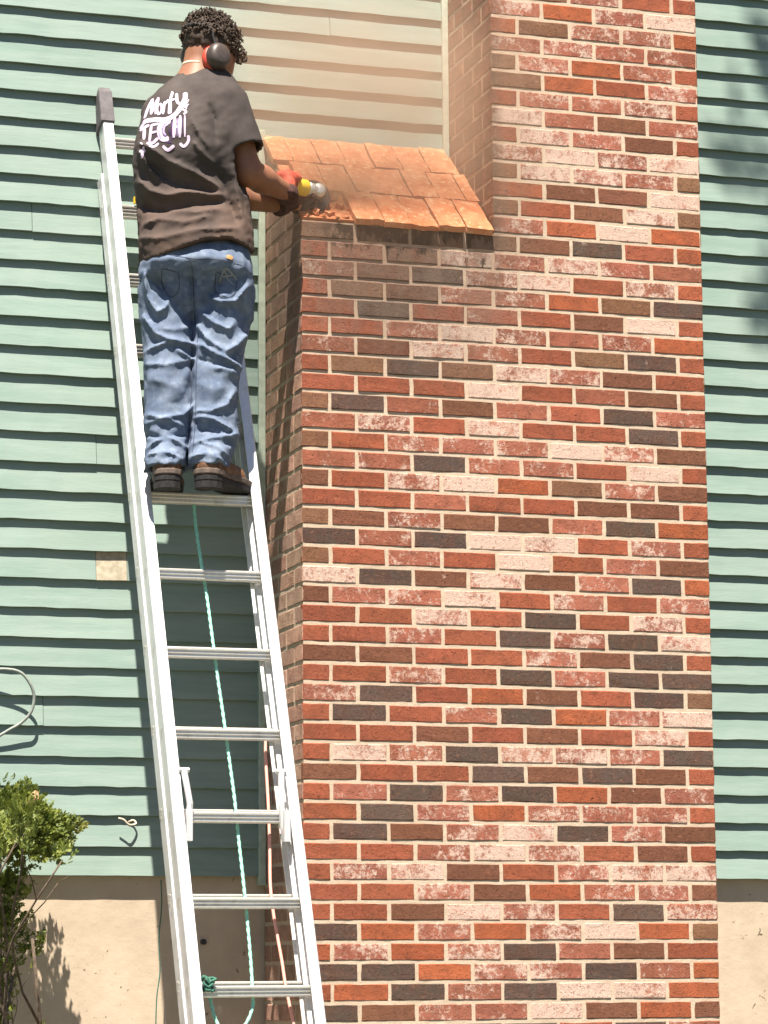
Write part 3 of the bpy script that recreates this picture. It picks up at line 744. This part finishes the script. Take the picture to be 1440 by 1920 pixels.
def ribbon(mb, tree, pts, wd, off=.002):
    """painted stroke: strip of quads with rounded ends lying on the cloth"""
    P = spline(pts, 6) if len(pts) > 2 else [np.array(pts[0])*(1-t)+np.array(pts[1])*t for t in np.linspace(0, 1, 6)]
    L = []; R_ = []; n = len(P)
    for i, p in enumerate(P):
        t = P[min(i+1, n-1)]-P[max(i-1, 0)]; t = t/(np.linalg.norm(t)+1e-9); nn = np.array((-t[1], t[0]))
        k = wd/2*(.55 if i in (0, n-1) else 1); L.append(p+nn*k); R_.append(p-nn*k)
    A = onto(tree, L, off=off); B = onto(tree, R_, off=off); C_ = onto(tree, P, off=off+.0005)
    v = A+C_+B; f = []; ok = lambda *q: all(abs(v[a_][1]-v[b_][1]) < .03 for a_ in q for b_ in q)
    for i in range(n-1): f += [(i, i+1, n+i+1, n+i), (n+i, n+i+1, 2*n+i+1, 2*n+i)]
    mb.add(v, f)
zp = lambda pts: [((p[0]*.94+42)/5.143+220, p[1]/5.143) for p in pts]
WHT = [([(222,1105),(262,985),(305,900)],26),([(305,900),(295,1085)],24),([(295,1085),(368,905)],24),([(368,905),(345,1095)],24),
       ([(385,985),(362,1030),(375,1100),(405,1075),(408,1010),(385,985)],17),([(440,970),(425,1108)],20),([(436,1010),(475,965),(492,1000),(485,1110)],18),
       ([(520,870),(500,960),(505,1105)],20),([(452,990),(550,950)],16),([(505,905),(512,862)],10),([(560,890),(572,985),(612,1010)],22),
       ([(180,1205),(230,1150),(330,1152),(450,1165),(545,1125),(610,1040),(650,950),(650,885)],36),
       ([(176,1232),(282,1200)],24),([(230,1218),(226,1340)],26),([(305,1200),(285,1370)],22),([(300,1205),(388,1202)],20),([(295,1285),(365,1280)],18),([(258,1385),(320,1385),(378,1345)],24),
       ([(505,1190),(430,1190),(390,1265),(420,1355),(490,1355)],38),([(552,1150),(540,1350)],26),([(605,1130),(602,1350)],24),([(552,1245),(602,1245)],20),([(652,1130),(655,1345)],13),
       ([(690,960),(645,1045),(690,1010)],10),([(620,1060),(665,1090),(640,1120)],16),([(680,1010),(660,1070)],8),([(285,1415),(330,1430),(385,1395)],18),([(425,1425),(480,1465),(545,1425)],24),([(600,1405),(645,1435),(690,1385),(690,1330)],22),
       ([(180,1455),(245,1460)],22),([(205,1525),(225,1420)],22),([(190,1370),(215,1400)],10)]
LAV = [([(480,1215),(445,1235),(435,1290),(460,1330)],20),([(400,1205),(385,1270),(405,1350)],10),([(578,1160),(575,1340)],8),([(265,1370),(330,1370)],6)]
DRK = [([(440,1380),(520,1395)],20),([(520,1180),(520,1370)],16),([(490,1270),(520,1330)],24),([(628,1140),(630,1340)],8),([(340,1230),(345,1340)],10)]
mb = MB(); [ribbon(mb, BS, zp(p), 1.3*w_/5.143, .0016) for p, w_ in WHT]; mb.build('print_white', M['printw'], tshirt, True)
mb = MB(); [ribbon(mb, BS, zp(p), w_/5.143, .0030) for p, w_ in LAV]; mb.build('print_lavender', M['printl'], tshirt, True)
mb = MB(); [ribbon(mb, BS, zp(p), w_/5.143, .0010) for p, w_ in DRK]; mb.build('print_purple', M['printd'], tshirt, True)
# leather patch and pocket stitching on the jeans
mb = MB(); ribbon(mb, BJ, z2([(795,125),(830,133)]), 8, .002); mb.build('waist_patch', M['tan'], jn, True)
mb = MB(); ribbon(mb, BJ, z2([(745,255),(790,190),(850,240)]), 3.0, .0015); ribbon(mb, BJ, z2([(770,225),(830,220)]), 2.6, .0015); ribbon(mb, BJ, z2([(780,190),(800,240),(835,270)]), 2.2, .0015); mb.build('pocket_stitching', M['stitchl'], jn, True)
mb = MB()
for pts in ([(600,170),(603,330),(606,480)], [(345,105),(480,120),(620,150),(760,150),(880,165)], [(430,190),(425,260),(470,330),(520,300),(525,215)], [(430,190),(525,215)], [(735,205),(725,290),(770,345),(835,320),(850,235)], [(735,205),(850,235)]): ribbon(mb, BJ, z2(pts), 1.5, .0012)
for t_, s_ in ((LL, 1), (RL, 2)):
    for k_ in (.5,): ribbon(mb, BJ, [(r_[1]+(r_[2]-r_[1])*(.94 if s_ == 1 else .07), r_[0]) for r_ in t_[1:-1]], 1.4, .0012)
mb.build('seam', M['stitch'], jn, True)
# --- body: head, neck, trunk core, arms and legs in one skin
HC = loc(396, 93, .065); hd = np.array((.60, .72, -.34)); hd /= np.linalg.norm(hd); hr = np.cross(hd, (0, 0, 1)); hr /= np.linalg.norm(hr); hu = np.cross(hr, hd)
RH = np.stack([hr, hd, hu], 1)
def hp(x, y, z): return HC + x*hr + y*hd + z*hu
SHR, ELR, WRR = loc(430, 200, -.01), loc(464, 322, .0), loc(540, 362, .185)
SHL, ELL_, WRL = loc(325, 226, .09), loc(400, 362, .22), loc(530, 384, .27)
def body(P):
    d = ell(P, hp(0, 0, .01), (.076, .098, .105), RH)
    d = smin(d, ell(P, hp(0, .045, -.055), (.055, .062, .062), RH), .03)
    d = smin(d, ell(P, hp(0, .098, -.030), (.012, .020, .022), RH), .010)         # nose
    d = smin(d, ell(P, hp(0, .085, -.075), (.026, .016, .010), RH), .008)         # mouth
    d = smin(d, ell(P, hp(0, .085, .022), (.048, .020, .010), RH), .012)          # brow
    for s in (-1, 1): d = smin(d, ell(P, hp(s*.076, -.005, -.012), (.010, .020, .032), RH), .006)
    d = smin(d, rc(P, loc(368, 158, .02), hp(-.005, -.03, -.055), .060, .056), .02)
    d = smin(d, rc(P, loc(366, 180, .02), loc(366, 440, .02), .085, .090), .05)
    d = smin(d, rc(P, loc(325, 212, .05), loc(420, 200, .0), .042, .05), .03)
    for a, b, c in ((SHR, ELR, WRR), (SHL, ELL_, WRL)):
        arm = smin(rc(P, a, b, .056, .047), rc(P, b, b+(c-b)*.35, .047, .046), .02); arm = smin(arm, rc(P, b+(c-b)*.35, c, .046, .030), .02); d = smin(d, arm, .02)
    for u0, u1 in ((318, 314), (415, 395)):
        d = smin(d, rc(P, loc(u0, 500, .03), loc(u1, 680, .0), .048, .038), .03); d = smin(d, rc(P, loc(u1, 680, .0), loc(u1, 868, -.055), .038, .032), .02)
    return d
bd = sdf_mesh('body', body, (-.25, -.18, .02), (.36, .33, 1.70), .0085, M['skin'], person)
# --- hair: a cropped nape, and a mop of curls on top
def hairf(P):
    q = (P-HC) @ RH; d = ell(P, hp(0, -.014, .022), (.088, .104, .096), RH) - .005*wob(P, 90)
    cut = np.maximum(-q[:, 2]-.088-.06*q[:, 1], q[:, 1]-.062); return np.maximum(d, cut)
hair = sdf_mesh('hair', hairf, HC-.17, HC+.17, .006, M['hair'], person)
mb = MB(); hr_ = random.Random(11)
for k in range(1150):
    th, ph = hr_.uniform(0, 2*math.pi), math.acos(hr_.uniform(-.30, 1)); n = np.array((math.sin(ph)*math.cos(th), math.sin(ph)*math.sin(th), math.cos(ph)))
    if n[1] > .70 and n[2] < .2: continue
    if n[1] < .2 and n[2] < .0 and hr_.random() < .55: continue
    c = hp(*(np.array((0, -.014, .022)) + n*np.array((.086, .102, .094)))); nw = RH @ n
    t1 = np.cross(nw, (.3, .5, .8)); t1 /= np.linalg.norm(t1); t2 = np.cross(nw, t1); L = hr_.uniform(.006, .026)*(1 if n[2] > .3 else .6); rad = hr_.uniform(.0030, .0062); p0 = hr_.uniform(0, 6)
    pts = [c + nw*(L*j/6) + rad*(math.cos(p0+j*1.25)*t1+math.sin(p0+j*1.25)*t2) for j in range(7)]
    mb.tube(pts, [.0030, .0034, .0034, .0033, .0030, .0026, .0016], 5)
for k in range(26):                                                     # fringe hanging in front of the brow
    c = loc(452+hr_.uniform(-9, 9), 107+hr_.uniform(-12, 10), .10+hr_.uniform(-.03, .03)); pts = [c+np.array((hr_.uniform(-.008, .008), hr_.uniform(-.008, .008), hr_.uniform(-.010, .010))) for j in range(5)]
    mb.tube(pts, .0045, 5)
mb.build('curls', M['hair'], hair, True)
# undershirt collar
mb = MB(); cc = loc(376, 131, .030); mb.tube([cc+np.array((.0605*math.cos(a), .0605*math.sin(a), -.012*math.cos(a-.8))) for a in np.linspace(2.9, 4.75, 12)], [.003+.0045*math.sin(math.pi*q/11) for q in range(12)], 8); mb.build('undershirt_collar', M['cream'], person, True)
# --- ear muffs
ec = loc(408, 107, -.035); ax = np.array((.55, -.80, .12)); ax /= np.linalg.norm(ax); e1 = np.cross(ax, (0, 0, 1)); e1 /= np.linalg.norm(e1); e2 = np.cross(e1, ax)
def lathe(name, c, ax, e1, e2, prof, mat, parent, n=28, sx=1.0, sy=1.0):
    v = []; f = []
    for h, r in prof:
        for k in range(n): a = k*2*math.pi/n; v.append(c+ax*h+e1*r*sx*math.cos(a)+e2*r*sy*math.sin(a))
    for i in range(len(prof)-1):
        for k in range(n): f.append((i*n+k, i*n+(k+1) % n, (i+1)*n+(k+1) % n, (i+1)*n+k))
    f += [tuple(range(n-1, -1, -1)), tuple((len(prof)-1)*n+k for k in range(n))]
    return mesh(name, v, f, mat, parent, True)
muff = lathe('ear_muffs', ec, ax, e1, e2, [(-.012, .040), (-.006, .043), (.006, .0435), (.018, .041), (.028, .035), (.033, .024), (.0345, .010), (.0347, .002)], M['cup'], person, sx=.98, sy=1.12)
lathe('cushion', ec-ax*.022, ax, e1, e2, [(-.016, .034), (-.012, .042), (-.002, .0455), (.008, .044), (.012, .040)], M['red'], muff, sx=1.0, sy=1.12)
oc = hp(-.080, -.004, -.012); oax = -hr
lathe('ear_cup', oc, oax, hd, hu, [(-.010, .040), (.006, .0435), (.018, .041), (.028, .035), (.034, .018), (.0345, .004)], M['cup'], muff)
mb = MB(); mb.tube(spline([ec+e2*.030-ax*.002, hp(.062, -.088, .018), hp(.022, -.118, .022), hp(-.03, -.117, .022), hp(-.074, -.076, .012), oc+oax*.012], 8), .0055, 6); mb.build('neckband', M['black'], muff, True)
mb = MB(); mb.tube([ec+e2*.046-ax*.010, ec+e2*.060-ax*.02+e1*.01], .006, 6); mb.build('band_clip', M['red'], muff, True)

# --- boots
def boot(u, toe_dx, tag_):
    b = loc(u, 915, -.122); b[2] = .004; yaw = math.atan2(toe_dx, .24); c_, s_ = math.cos(yaw), math.sin(yaw)
    def tr(x, y, z): return np.array((b[0]+x*c_+y*s_, b[1]-x*s_+y*c_, b[2]+z))
    def up(P):
        A, B = tr(0, 0, .055), tr(0, .20, .045); d = smin(rc(P, A-np.array((0, 0, .006)), B, .047, .047), rc(P, tr(0, .040, .06), tr(0, .065, .095), .040, .034), .02) - .0012*wob(P, 60)
        return np.maximum(d, .030-(P[:, 2]-b[2]))
    o = sdf_mesh('boot', up, b+np.array((-.14, -.09, -.01)), b+np.array((.20, .30, .17)), .0065, M['leather'], person)
    out = [(-.040,0),(-.036,-.025),(-.020,-.044),(0,-.050),(.020,-.044),(.036,-.025),(.040,0),(.038,.06),(.048,.15),(.042,.21),(.022,.245),(0,.252),(-.022,.245),(-.042,.21),(-.048,.15),(-.038,.06)]
    for nm, za, zb, g, mt in (('welt', .022, .042, 1.22, 'midsole'), ('sole', 0, .0215, 1.16, 'sole')):
        m2 = MB(); n = len(out); m2.add([tr(x*g, y*g, za) for x, y in out]+[tr(x*g, y*g, zb) for x, y in out], [(i, (i+1) % n, n+(i+1) % n, n+i) for i in range(n)]+[tuple(range(n-1, -1, -1)), tuple(range(n, 2*n))])
        w_ = m2.build(nm, M[mt], o); bv = w_.modifiers.new('bevel', 'BEVEL'); bv.width = .004; bv.segments = 2
    m2 = MB(); hl = out[:7]; n = len(hl)+2; hl = [(1.14*x, 1.14*y) for x, y in hl]+[(.040, .03), (-.040, .03)]; n = len(hl)
    m2.add([tr(x, y, -.022) for x, y in hl]+[tr(x, y, -.0005) for x, y in hl], [(i, (i+1) % n, n+(i+1) % n, n+i) for i in range(n)]+[tuple(range(n-1, -1, -1)), tuple(range(n, 2*n))]); m2.build('heel', M['sole'], o)
boot(314, -.02, 'l'); boot(392, .085, 'r')

# ================================================================== ANGLE GRINDER
GC_ = at(592, 364, -.445)                     # centre of the disc
gx = at(560, 358, -.60); gaxis = np.array((-.93, -.26, .06)); gaxis /= np.linalg.norm(gaxis)      # motor body runs back to the hand
dn = np.array((.10, -.96, .22)); dn -= gaxis*(dn @ gaxis)*.0; dn /= np.linalg.norm(dn)
d1 = np.cross(dn, (0, 0, 1)); d1 /= np.linalg.norm(d1); d2 = np.cross(d1, dn)
gr = empty('angle_grinder', GC_-dn*.02, 'angle grinder with dark cutting disc and yellow body biting into the chimney shoulder', 'grinder')
def grel(o): o.matrix_parent_inverse = Matrix.Translation(-Vector((GC_-dn*.02).tolist())); return o
grel(lathe('disc', GC_-dn*.016, dn, d1, d2, [(-.0016, .001), (-.0016, .054), (.0016, .054), (.0016, .001)], M['disc'], gr, 40))
n = 26; v = []; f = []
for k in range(n+1):
    a = math.radians(75)+math.radians(205)*k/n
    for rr_, hh in ((.030, .004), (.0585, .004), (.0605, .0), (.0605, -.014), (.058, -.014), (.058, .001), (.030, .001)): v.append(GC_-dn*.010+dn*hh+d1*rr_*math.cos(a)+d2*rr_*math.sin(a))
for k in range(n):
    for j in range(7): f.append((k*7+j, k*7+(j+1) % 7, k*7+7+(j+1) % 7, k*7+7+j))
grel(mesh('guard', v, f, M['black'], gr))
hg = GC_ + dn*.022
mb = MB(); mb.tube([GC_-dn*.012, GC_+dn*.006, GC_+dn*.022, GC_+dn*.040, GC_+dn*.046], [.012, .022, .026, .024, .014], 14); mb.tube([hg, hg+gaxis*.030, hg+gaxis*.048], [.022, .024, .027], 14); grel(mb.build('gear_head', M['silver'], gr, True))
mb = MB(); mb.tube([hg+gaxis*.046, hg+gaxis*.052, hg+gaxis*.100, hg+gaxis*.110], [.027, .030, .030, .026], 16); grel(mb.build('motor_housing', M['yellow'], gr, True))
mb = MB(); mb.tube([hg+gaxis*.108, hg+gaxis*.118, hg+gaxis*.19, hg+gaxis*.225, hg+gaxis*.235], [.025, .027, .023, .026, .014], 14); grel(mb.build('handle', M['black'], gr, True))
mb = MB(); sd = np.array((-.62, .35, -.70)); sd /= np.linalg.norm(sd)
mb.tube([hg+sd*.018, hg+sd*.030, hg+sd*.040, hg+sd*.10, hg+sd*.108], [.008, .008, .014, .016, .010], 10); grel(mb.build('side_handle', M['black'], gr, True))
# --- gloved hands closed on the tool
def glove(wrist, palm, grip_c, grip_ax, grip_r, knuckle_dir, name, matn, cuffm):
    """palm lies beside the grip, four fingers wrap round it, thumb closes from the other side"""
    gax = grip_ax/np.linalg.norm(grip_ax); e_a = palm-grip_c; e_a -= gax*(e_a @ gax); e_a /= np.linalg.norm(e_a); e_b = np.cross(gax, e_a)*knuckle_dir
    chains = []
    for j, (o_, ln) in enumerate(zip((-.036, -.012, .012, .035), (.92, 1.0, .96, .80))):
        c = grip_c+gax*o_; R0 = grip_r+.011; pts = [c+R0*(math.cos(a)*e_a+math.sin(a)*e_b) for a in (0.25, 1.1*ln, 1.95*ln, 2.75*ln)]; chains.append((pts, (.0105, .0100, .0094, .0085)))
    c = grip_c-gax*.045; R0 = grip_r+.012; chains.append(([c+R0*(math.cos(a)*e_a+math.sin(a)*e_b) for a in (-.2, -.9, -1.7)], (.014, .0125, .0105)))
    pc = grip_c+e_a*(grip_r+.014)
    def fn(P):
        d = rc(P, pc-gax*.026, pc+gax*.024, .021, .020); d = smin(d, rc(P, pc, wrist, .026, .030), .016)
        for pts, rs in chains:
            fd = None
            for a, b, ra, rb in zip(pts[:-1], pts[1:], rs[:-1], rs[1:]): s = rc(P, a, b, ra, rb); fd = s if fd is None else np.minimum(fd, s)
            d = smin(d, fd, .0025)
        return d - .0008*wob(P, 120)
    allp = np.array([p for pts, _ in chains for p in pts]+[wrist, palm]); o = sdf_mesh(name, fn, allp.min(0)-.045, allp.max(0)+.045, .0034, M[matn], person)
    wd = (pc-wrist)/np.linalg.norm(pc-wrist); m2 = MB(); m2.tube([wrist-wd*.030, wrist-wd*.022, wrist+wd*.010, wrist+wd*.014], [.035, .038, .036, .030], 14); m2.build('glove_cuff', M[cuffm], o, True)
rot = lambda d: np.array((d @ RX, d @ FW, d[2]))
gb = to_local(hg+gaxis*.150); glove(WRR+(.0, -.01, .0), gb+np.array((-.02, -.05, .012)), gb, rot(gaxis), .025, -1, 'glove', 'glover', 'glove')
sb = to_local(hg+sd*.070); glove(WRL, sb+np.array((-.05, .0, .0)), sb, rot(sd), .016, 1, 'glove', 'glove', 'glove')

# ================================================================== SHRUB by the left edge
shrub = empty('shrub', at(10, 1990, -.33)*np.array((1, 1, 0))+np.array((0, 0, -1.5)), 'green feathery evergreen shrub with bare lower twigs in front of the foundation', 'shrub')
SR = Vector(shrub.location); sr = random.Random(21)
def srel(o): o.matrix_parent_inverse = Matrix.Translation(-SR); return o
tips = []
def leafmat():
    t = NT('evergreen_leaf'); oi = t.noise(30, 3); b = t.noise(7, 3)
    c = t.mix(t.remap(oi, .3, .7), (0.075, 0.115, 0.018), (0.24, 0.28, 0.05)); c = t.mix(t.remap(b, .6, .75, 0, .7), c, (0.24, 0.22, 0.05))
    p = t.n('ShaderNodeBsdfPrincipled'); t.l(c, p.inputs['Base Color']); p.inputs['Roughness'].default_value = .6
    tr = t.n('ShaderNodeBsdfTranslucent'); t.l(c, tr.inputs[0]); mx = t.n('ShaderNodeMixShader'); mx.inputs[0].default_value = .3; t.l(p.outputs[0], mx.inputs[1]); t.l(tr.outputs[0], mx.inputs[2]); t.l(mx.outputs[0], t.out.inputs[0]); return t.m
M['leaf'] = leafmat()
cen = at(4, 1556, -.31)
base = np.array(SR) + np.array((-.05, 0, 0)); mb = MB()
def grow(p, d, r, L, lev):
    n = 6; pts = [p]; rs = [r]
    for k in range(n):
        d = d + np.array([sr.uniform(-.27, .27), sr.uniform(-.22, .22), sr.uniform(-.02, .14)]); d = d/np.linalg.norm(d); p = p + d*L/n
        if p[2] > cen[2]+.02 or p[0] > cen[0]+.09: break
        pts.append(p); rs.append(r*(1-.45*(k+1)/n))
        if lev < 3 and k > 1 and sr.random() < .8:
            s = d + np.array([sr.uniform(-.7, .7), sr.uniform(-.5, .5), sr.uniform(-.1, .3)]); grow(p, s/np.linalg.norm(s), r*.5, L*.52, lev+1)
    if len(pts) < 2: return
    mb.tube(pts, rs, 6 if lev < 2 else 4); tips.append((pts[-1], d)); tips.append((pts[-2], d))
for k in range(13):
    a = np.array((sr.uniform(-.20, .10), sr.uniform(-.22, .16), 1.0)); a /= np.linalg.norm(a); grow(base+np.array((sr.uniform(-.08, .08), sr.uniform(-.06, .06), .1)), a, sr.uniform(.008, .013), sr.uniform(1.35, 1.75), 0)
srel(mb.build('trunk', M['bark'], shrub, True))
LV = []; LF = []
def spray(p, d, L):
    """flat feathery spray: a midrib with short overlapping scale leaves"""
    d = d/np.linalg.norm(d); s = np.cross(d, (sr.uniform(-1, 1), sr.uniform(-1, 1), sr.uniform(-1, 1))); s /= np.linalg.norm(s)+1e-9; nn = np.cross(d, s); m = 6
    for k in range(m):
        q = p+d*L*k/m + nn*sr.uniform(-.004, .004)
        for sg in (-1, 1):
            w_ = L*(.50-.07*k)*sr.uniform(.7, 1.1); t = q+d*w_*.75+s*sg*w_*.62+nn*sr.uniform(-.006, .006); i = len(LV); wd = .0023
            LV.extend([q-d*wd, q+d*wd*1.6, t+d*.003, t-d*.005]); LF.append((i, i+1, i+2, i+3))
for p, d in tips:
    if p[2] > cen[2]-.13:
        for k in range(5): spray(p+np.array([sr.uniform(-.035, .035) for _ in range(3)]), d+np.array((sr.uniform(-.9, .9), sr.uniform(-.9, .9), sr.uniform(-.2, .6))), sr.uniform(.030, .055))
    elif sr.random() < .12: spray(p, d, .04)
for k in range(4600):                                                        # rounded outer foliage
    th, ph = sr.uniform(0, 6.283), math.acos(sr.uniform(-.55, 1)); n = np.array((math.sin(ph)*math.cos(th), math.sin(ph)*math.sin(th), math.cos(ph)))
    lump = 1+.24*math.sin(4*th+2)*math.sin(5*ph)+.18*math.sin(7*th+3*ph); p = cen + np.array((-.075, 0, -.012)) + n*np.array((.245, .18, .128))*lump*(1.12-.62*sr.random()**1.6)
    spray(p, n+np.array((sr.uniform(-.6, .6), sr.uniform(-.6, .6), sr.uniform(0, .8))), sr.uniform(.018, .038))
for (u, v_, rad, cnt) in ((15, 1740, .06, 110), (62, 1772, .035, 34), (2, 1680, .06, 110), (0, 1820, .06, 90), (30, 1650, .05, 60), (-20, 1900, .07, 80)):
    c = at(u, v_, -.33)
    for k in range(cnt): spray(c+np.array([sr.uniform(-rad, rad) for _ in range(3)]), np.array((sr.uniform(-1, 1), sr.uniform(-1, 1), sr.uniform(-.3, 1))), sr.uniform(.025, .045))
srel(mesh('crown', LV, LF, M['leaf'], shrub))
c = at(61, 1495, -.50); m2 = MB(); m2.add([c+np.array(t)*.9 for t in ((-.020,0,-.022),(.004,-.012,-.026),(.022,-.006,-.006),(.022,.004,.022),(.008,-.010,.026),(-.010,-.004,.010),(.004,-.020,-.002))],
    [(0,1,6),(1,2,6),(2,3,6),(3,4,6),(4,5,6),(5,0,6)]); o = m2.build('dry_leaf', M['dry'], None); tag(o, 'curled tan dry leaf caught on top of the shrub', 'leaf')

# ================================================================== TREE standing right of the view
tree = empty('tree', (5.2, -3.6, -1.5), 'tall leafy tree standing to the right, throwing soft shade on the siding', 'tree')
TR = Vector(tree.location); tr_ = random.Random(5)
def trel(o): o.matrix_parent_inverse = Matrix.Translation(-TR); return o
mb = MB(); top = np.array((4.6, -3.4, 12.5)); b0 = np.array(TR)
mb.tube([b0, b0+(0, 0, 2), b0+(-.1, .05, 6), top], [.24, .19, .13, .05], 10)
clumps = []
for wx, wz, tt, sp, cnt in ((2.03, 3.20, 9.5, .065, 16), (2.00, 2.72, 9.0, .05, 12), (1.86, 3.22, 9.2, .02, 4), (2.75, 3.3, 9.8, .22, 70), (2.05, 3.70, 9.6, .06, 8)):
    clumps.append((np.array((wx, 0, wz))-SUN*tt, sp, cnt))
for k in range(26):
    a = tr_.uniform(0, 6.28); clumps.append((np.array((4.9+1.5*math.cos(a), -3.5+1.5*math.sin(a), tr_.uniform(6.5, 13))), .7, 130))
LV = []; LF = []
for c, sp, cnt in clumps:
    st = b0+np.array((-.1, .05, max(4.0, c[2]-1.0)+1.5-2.2)); mb.tube(spline([st, (st+c)/2+(0, 0, .25), c], 5), [.05-.0042*i for i in range(11)], 6)
    for k in range(cnt):
        p = c+np.array([tr_.gauss(0, sp) for _ in range(3)]); d1_ = np.array([tr_.uniform(-1, 1) for _ in range(3)]); d1_ /= np.linalg.norm(d1_); d2_ = np.cross(d1_, (tr_.uniform(-1, 1), tr_.uniform(-1, 1), 1.0)); d2_ /= np.linalg.norm(d2_)
        L = tr_.uniform(.05, .09); i = len(LV); LV += [p-d1_*L, p+d2_*L*.45, p+d1_*L, p-d2_*L*.45]; LF.append((i, i+1, i+2, i+3))
trel(mb.build('trunk', M['bark'], tree, True)); trel(mesh('crown', LV, LF, M['leaf'], tree))

# ================================================================== DUST in the air round the cut
def dust():
    t = NT('brick_dust'); tc = t.n('ShaderNodeTexCoord'); ln = t.n('ShaderNodeVectorMath', operation='LENGTH'); t.l(tc.outputs['Object'], ln.inputs[0])
    fall = t.remap(ln.outputs['Value'], 1.0, .12, 0, 1); nz = t.noise(3.0, 3, .5); dens = t.math('MULTIPLY', t.math('POWER', fall, 1.6), t.remap(nz, .3, .7, .55, 1.2))
    pv = t.n('ShaderNodeVolumePrincipled'); pv.inputs['Color'].default_value = (1.0, .66, .45, 1); pv.inputs['Anisotropy'].default_value = -.1
    t.l(t.math('MULTIPLY', dens, DUST), pv.inputs['Density']); t.l(pv.outputs[0], t.out.inputs['Volume']); return t.m
DUST = 2.5
bm = bmesh.new(); bmesh.ops.create_icosphere(bm, subdivisions=4, radius=1); me = bpy.data.meshes.new('dust_cloud'); bm.to_mesh(me); bm.free(); me.materials.append(dust())
o = link(bpy.data.objects.new('dust_cloud', me)); o.location = at(690, 200, -.42).tolist(); o.scale = (1.0, .50, .86); tag(o, 'orange brick dust hanging in the air over the sloped shoulder', 'dust', kind='stuff')
pl = me.copy(); pl.name = 'dust_plume'; pl.materials.clear()
t = NT('fresh_dust'); tc = t.n('ShaderNodeTexCoord'); ln = t.n('ShaderNodeVectorMath', operation='LENGTH'); t.l(tc.outputs['Object'], ln.inputs[0])
fall = t.remap(ln.outputs['Value'], 1.0, .1); nz = t.noise(16, 4, .6)
pv = t.n('ShaderNodeVolumePrincipled'); pv.inputs['Color'].default_value = (1.0, .56, .32, 1)
t.l(t.math('MULTIPLY', t.math('MULTIPLY', t.math('POWER', fall, 1.4), t.remap(nz, .35, .65, .2, 1.4)), 9.0), pv.inputs['Density']); t.l(pv.outputs[0], t.out.inputs['Volume'])
pl.materials.append(t.m); o = link(bpy.data.objects.new('dust_plume', pl)); o.location = at(640, 352, -.42).tolist(); o.scale = (.20, .13, .13)
tag(o, 'dense puff of fresh orange dust beside the cutting disc', 'dust', kind='stuff')
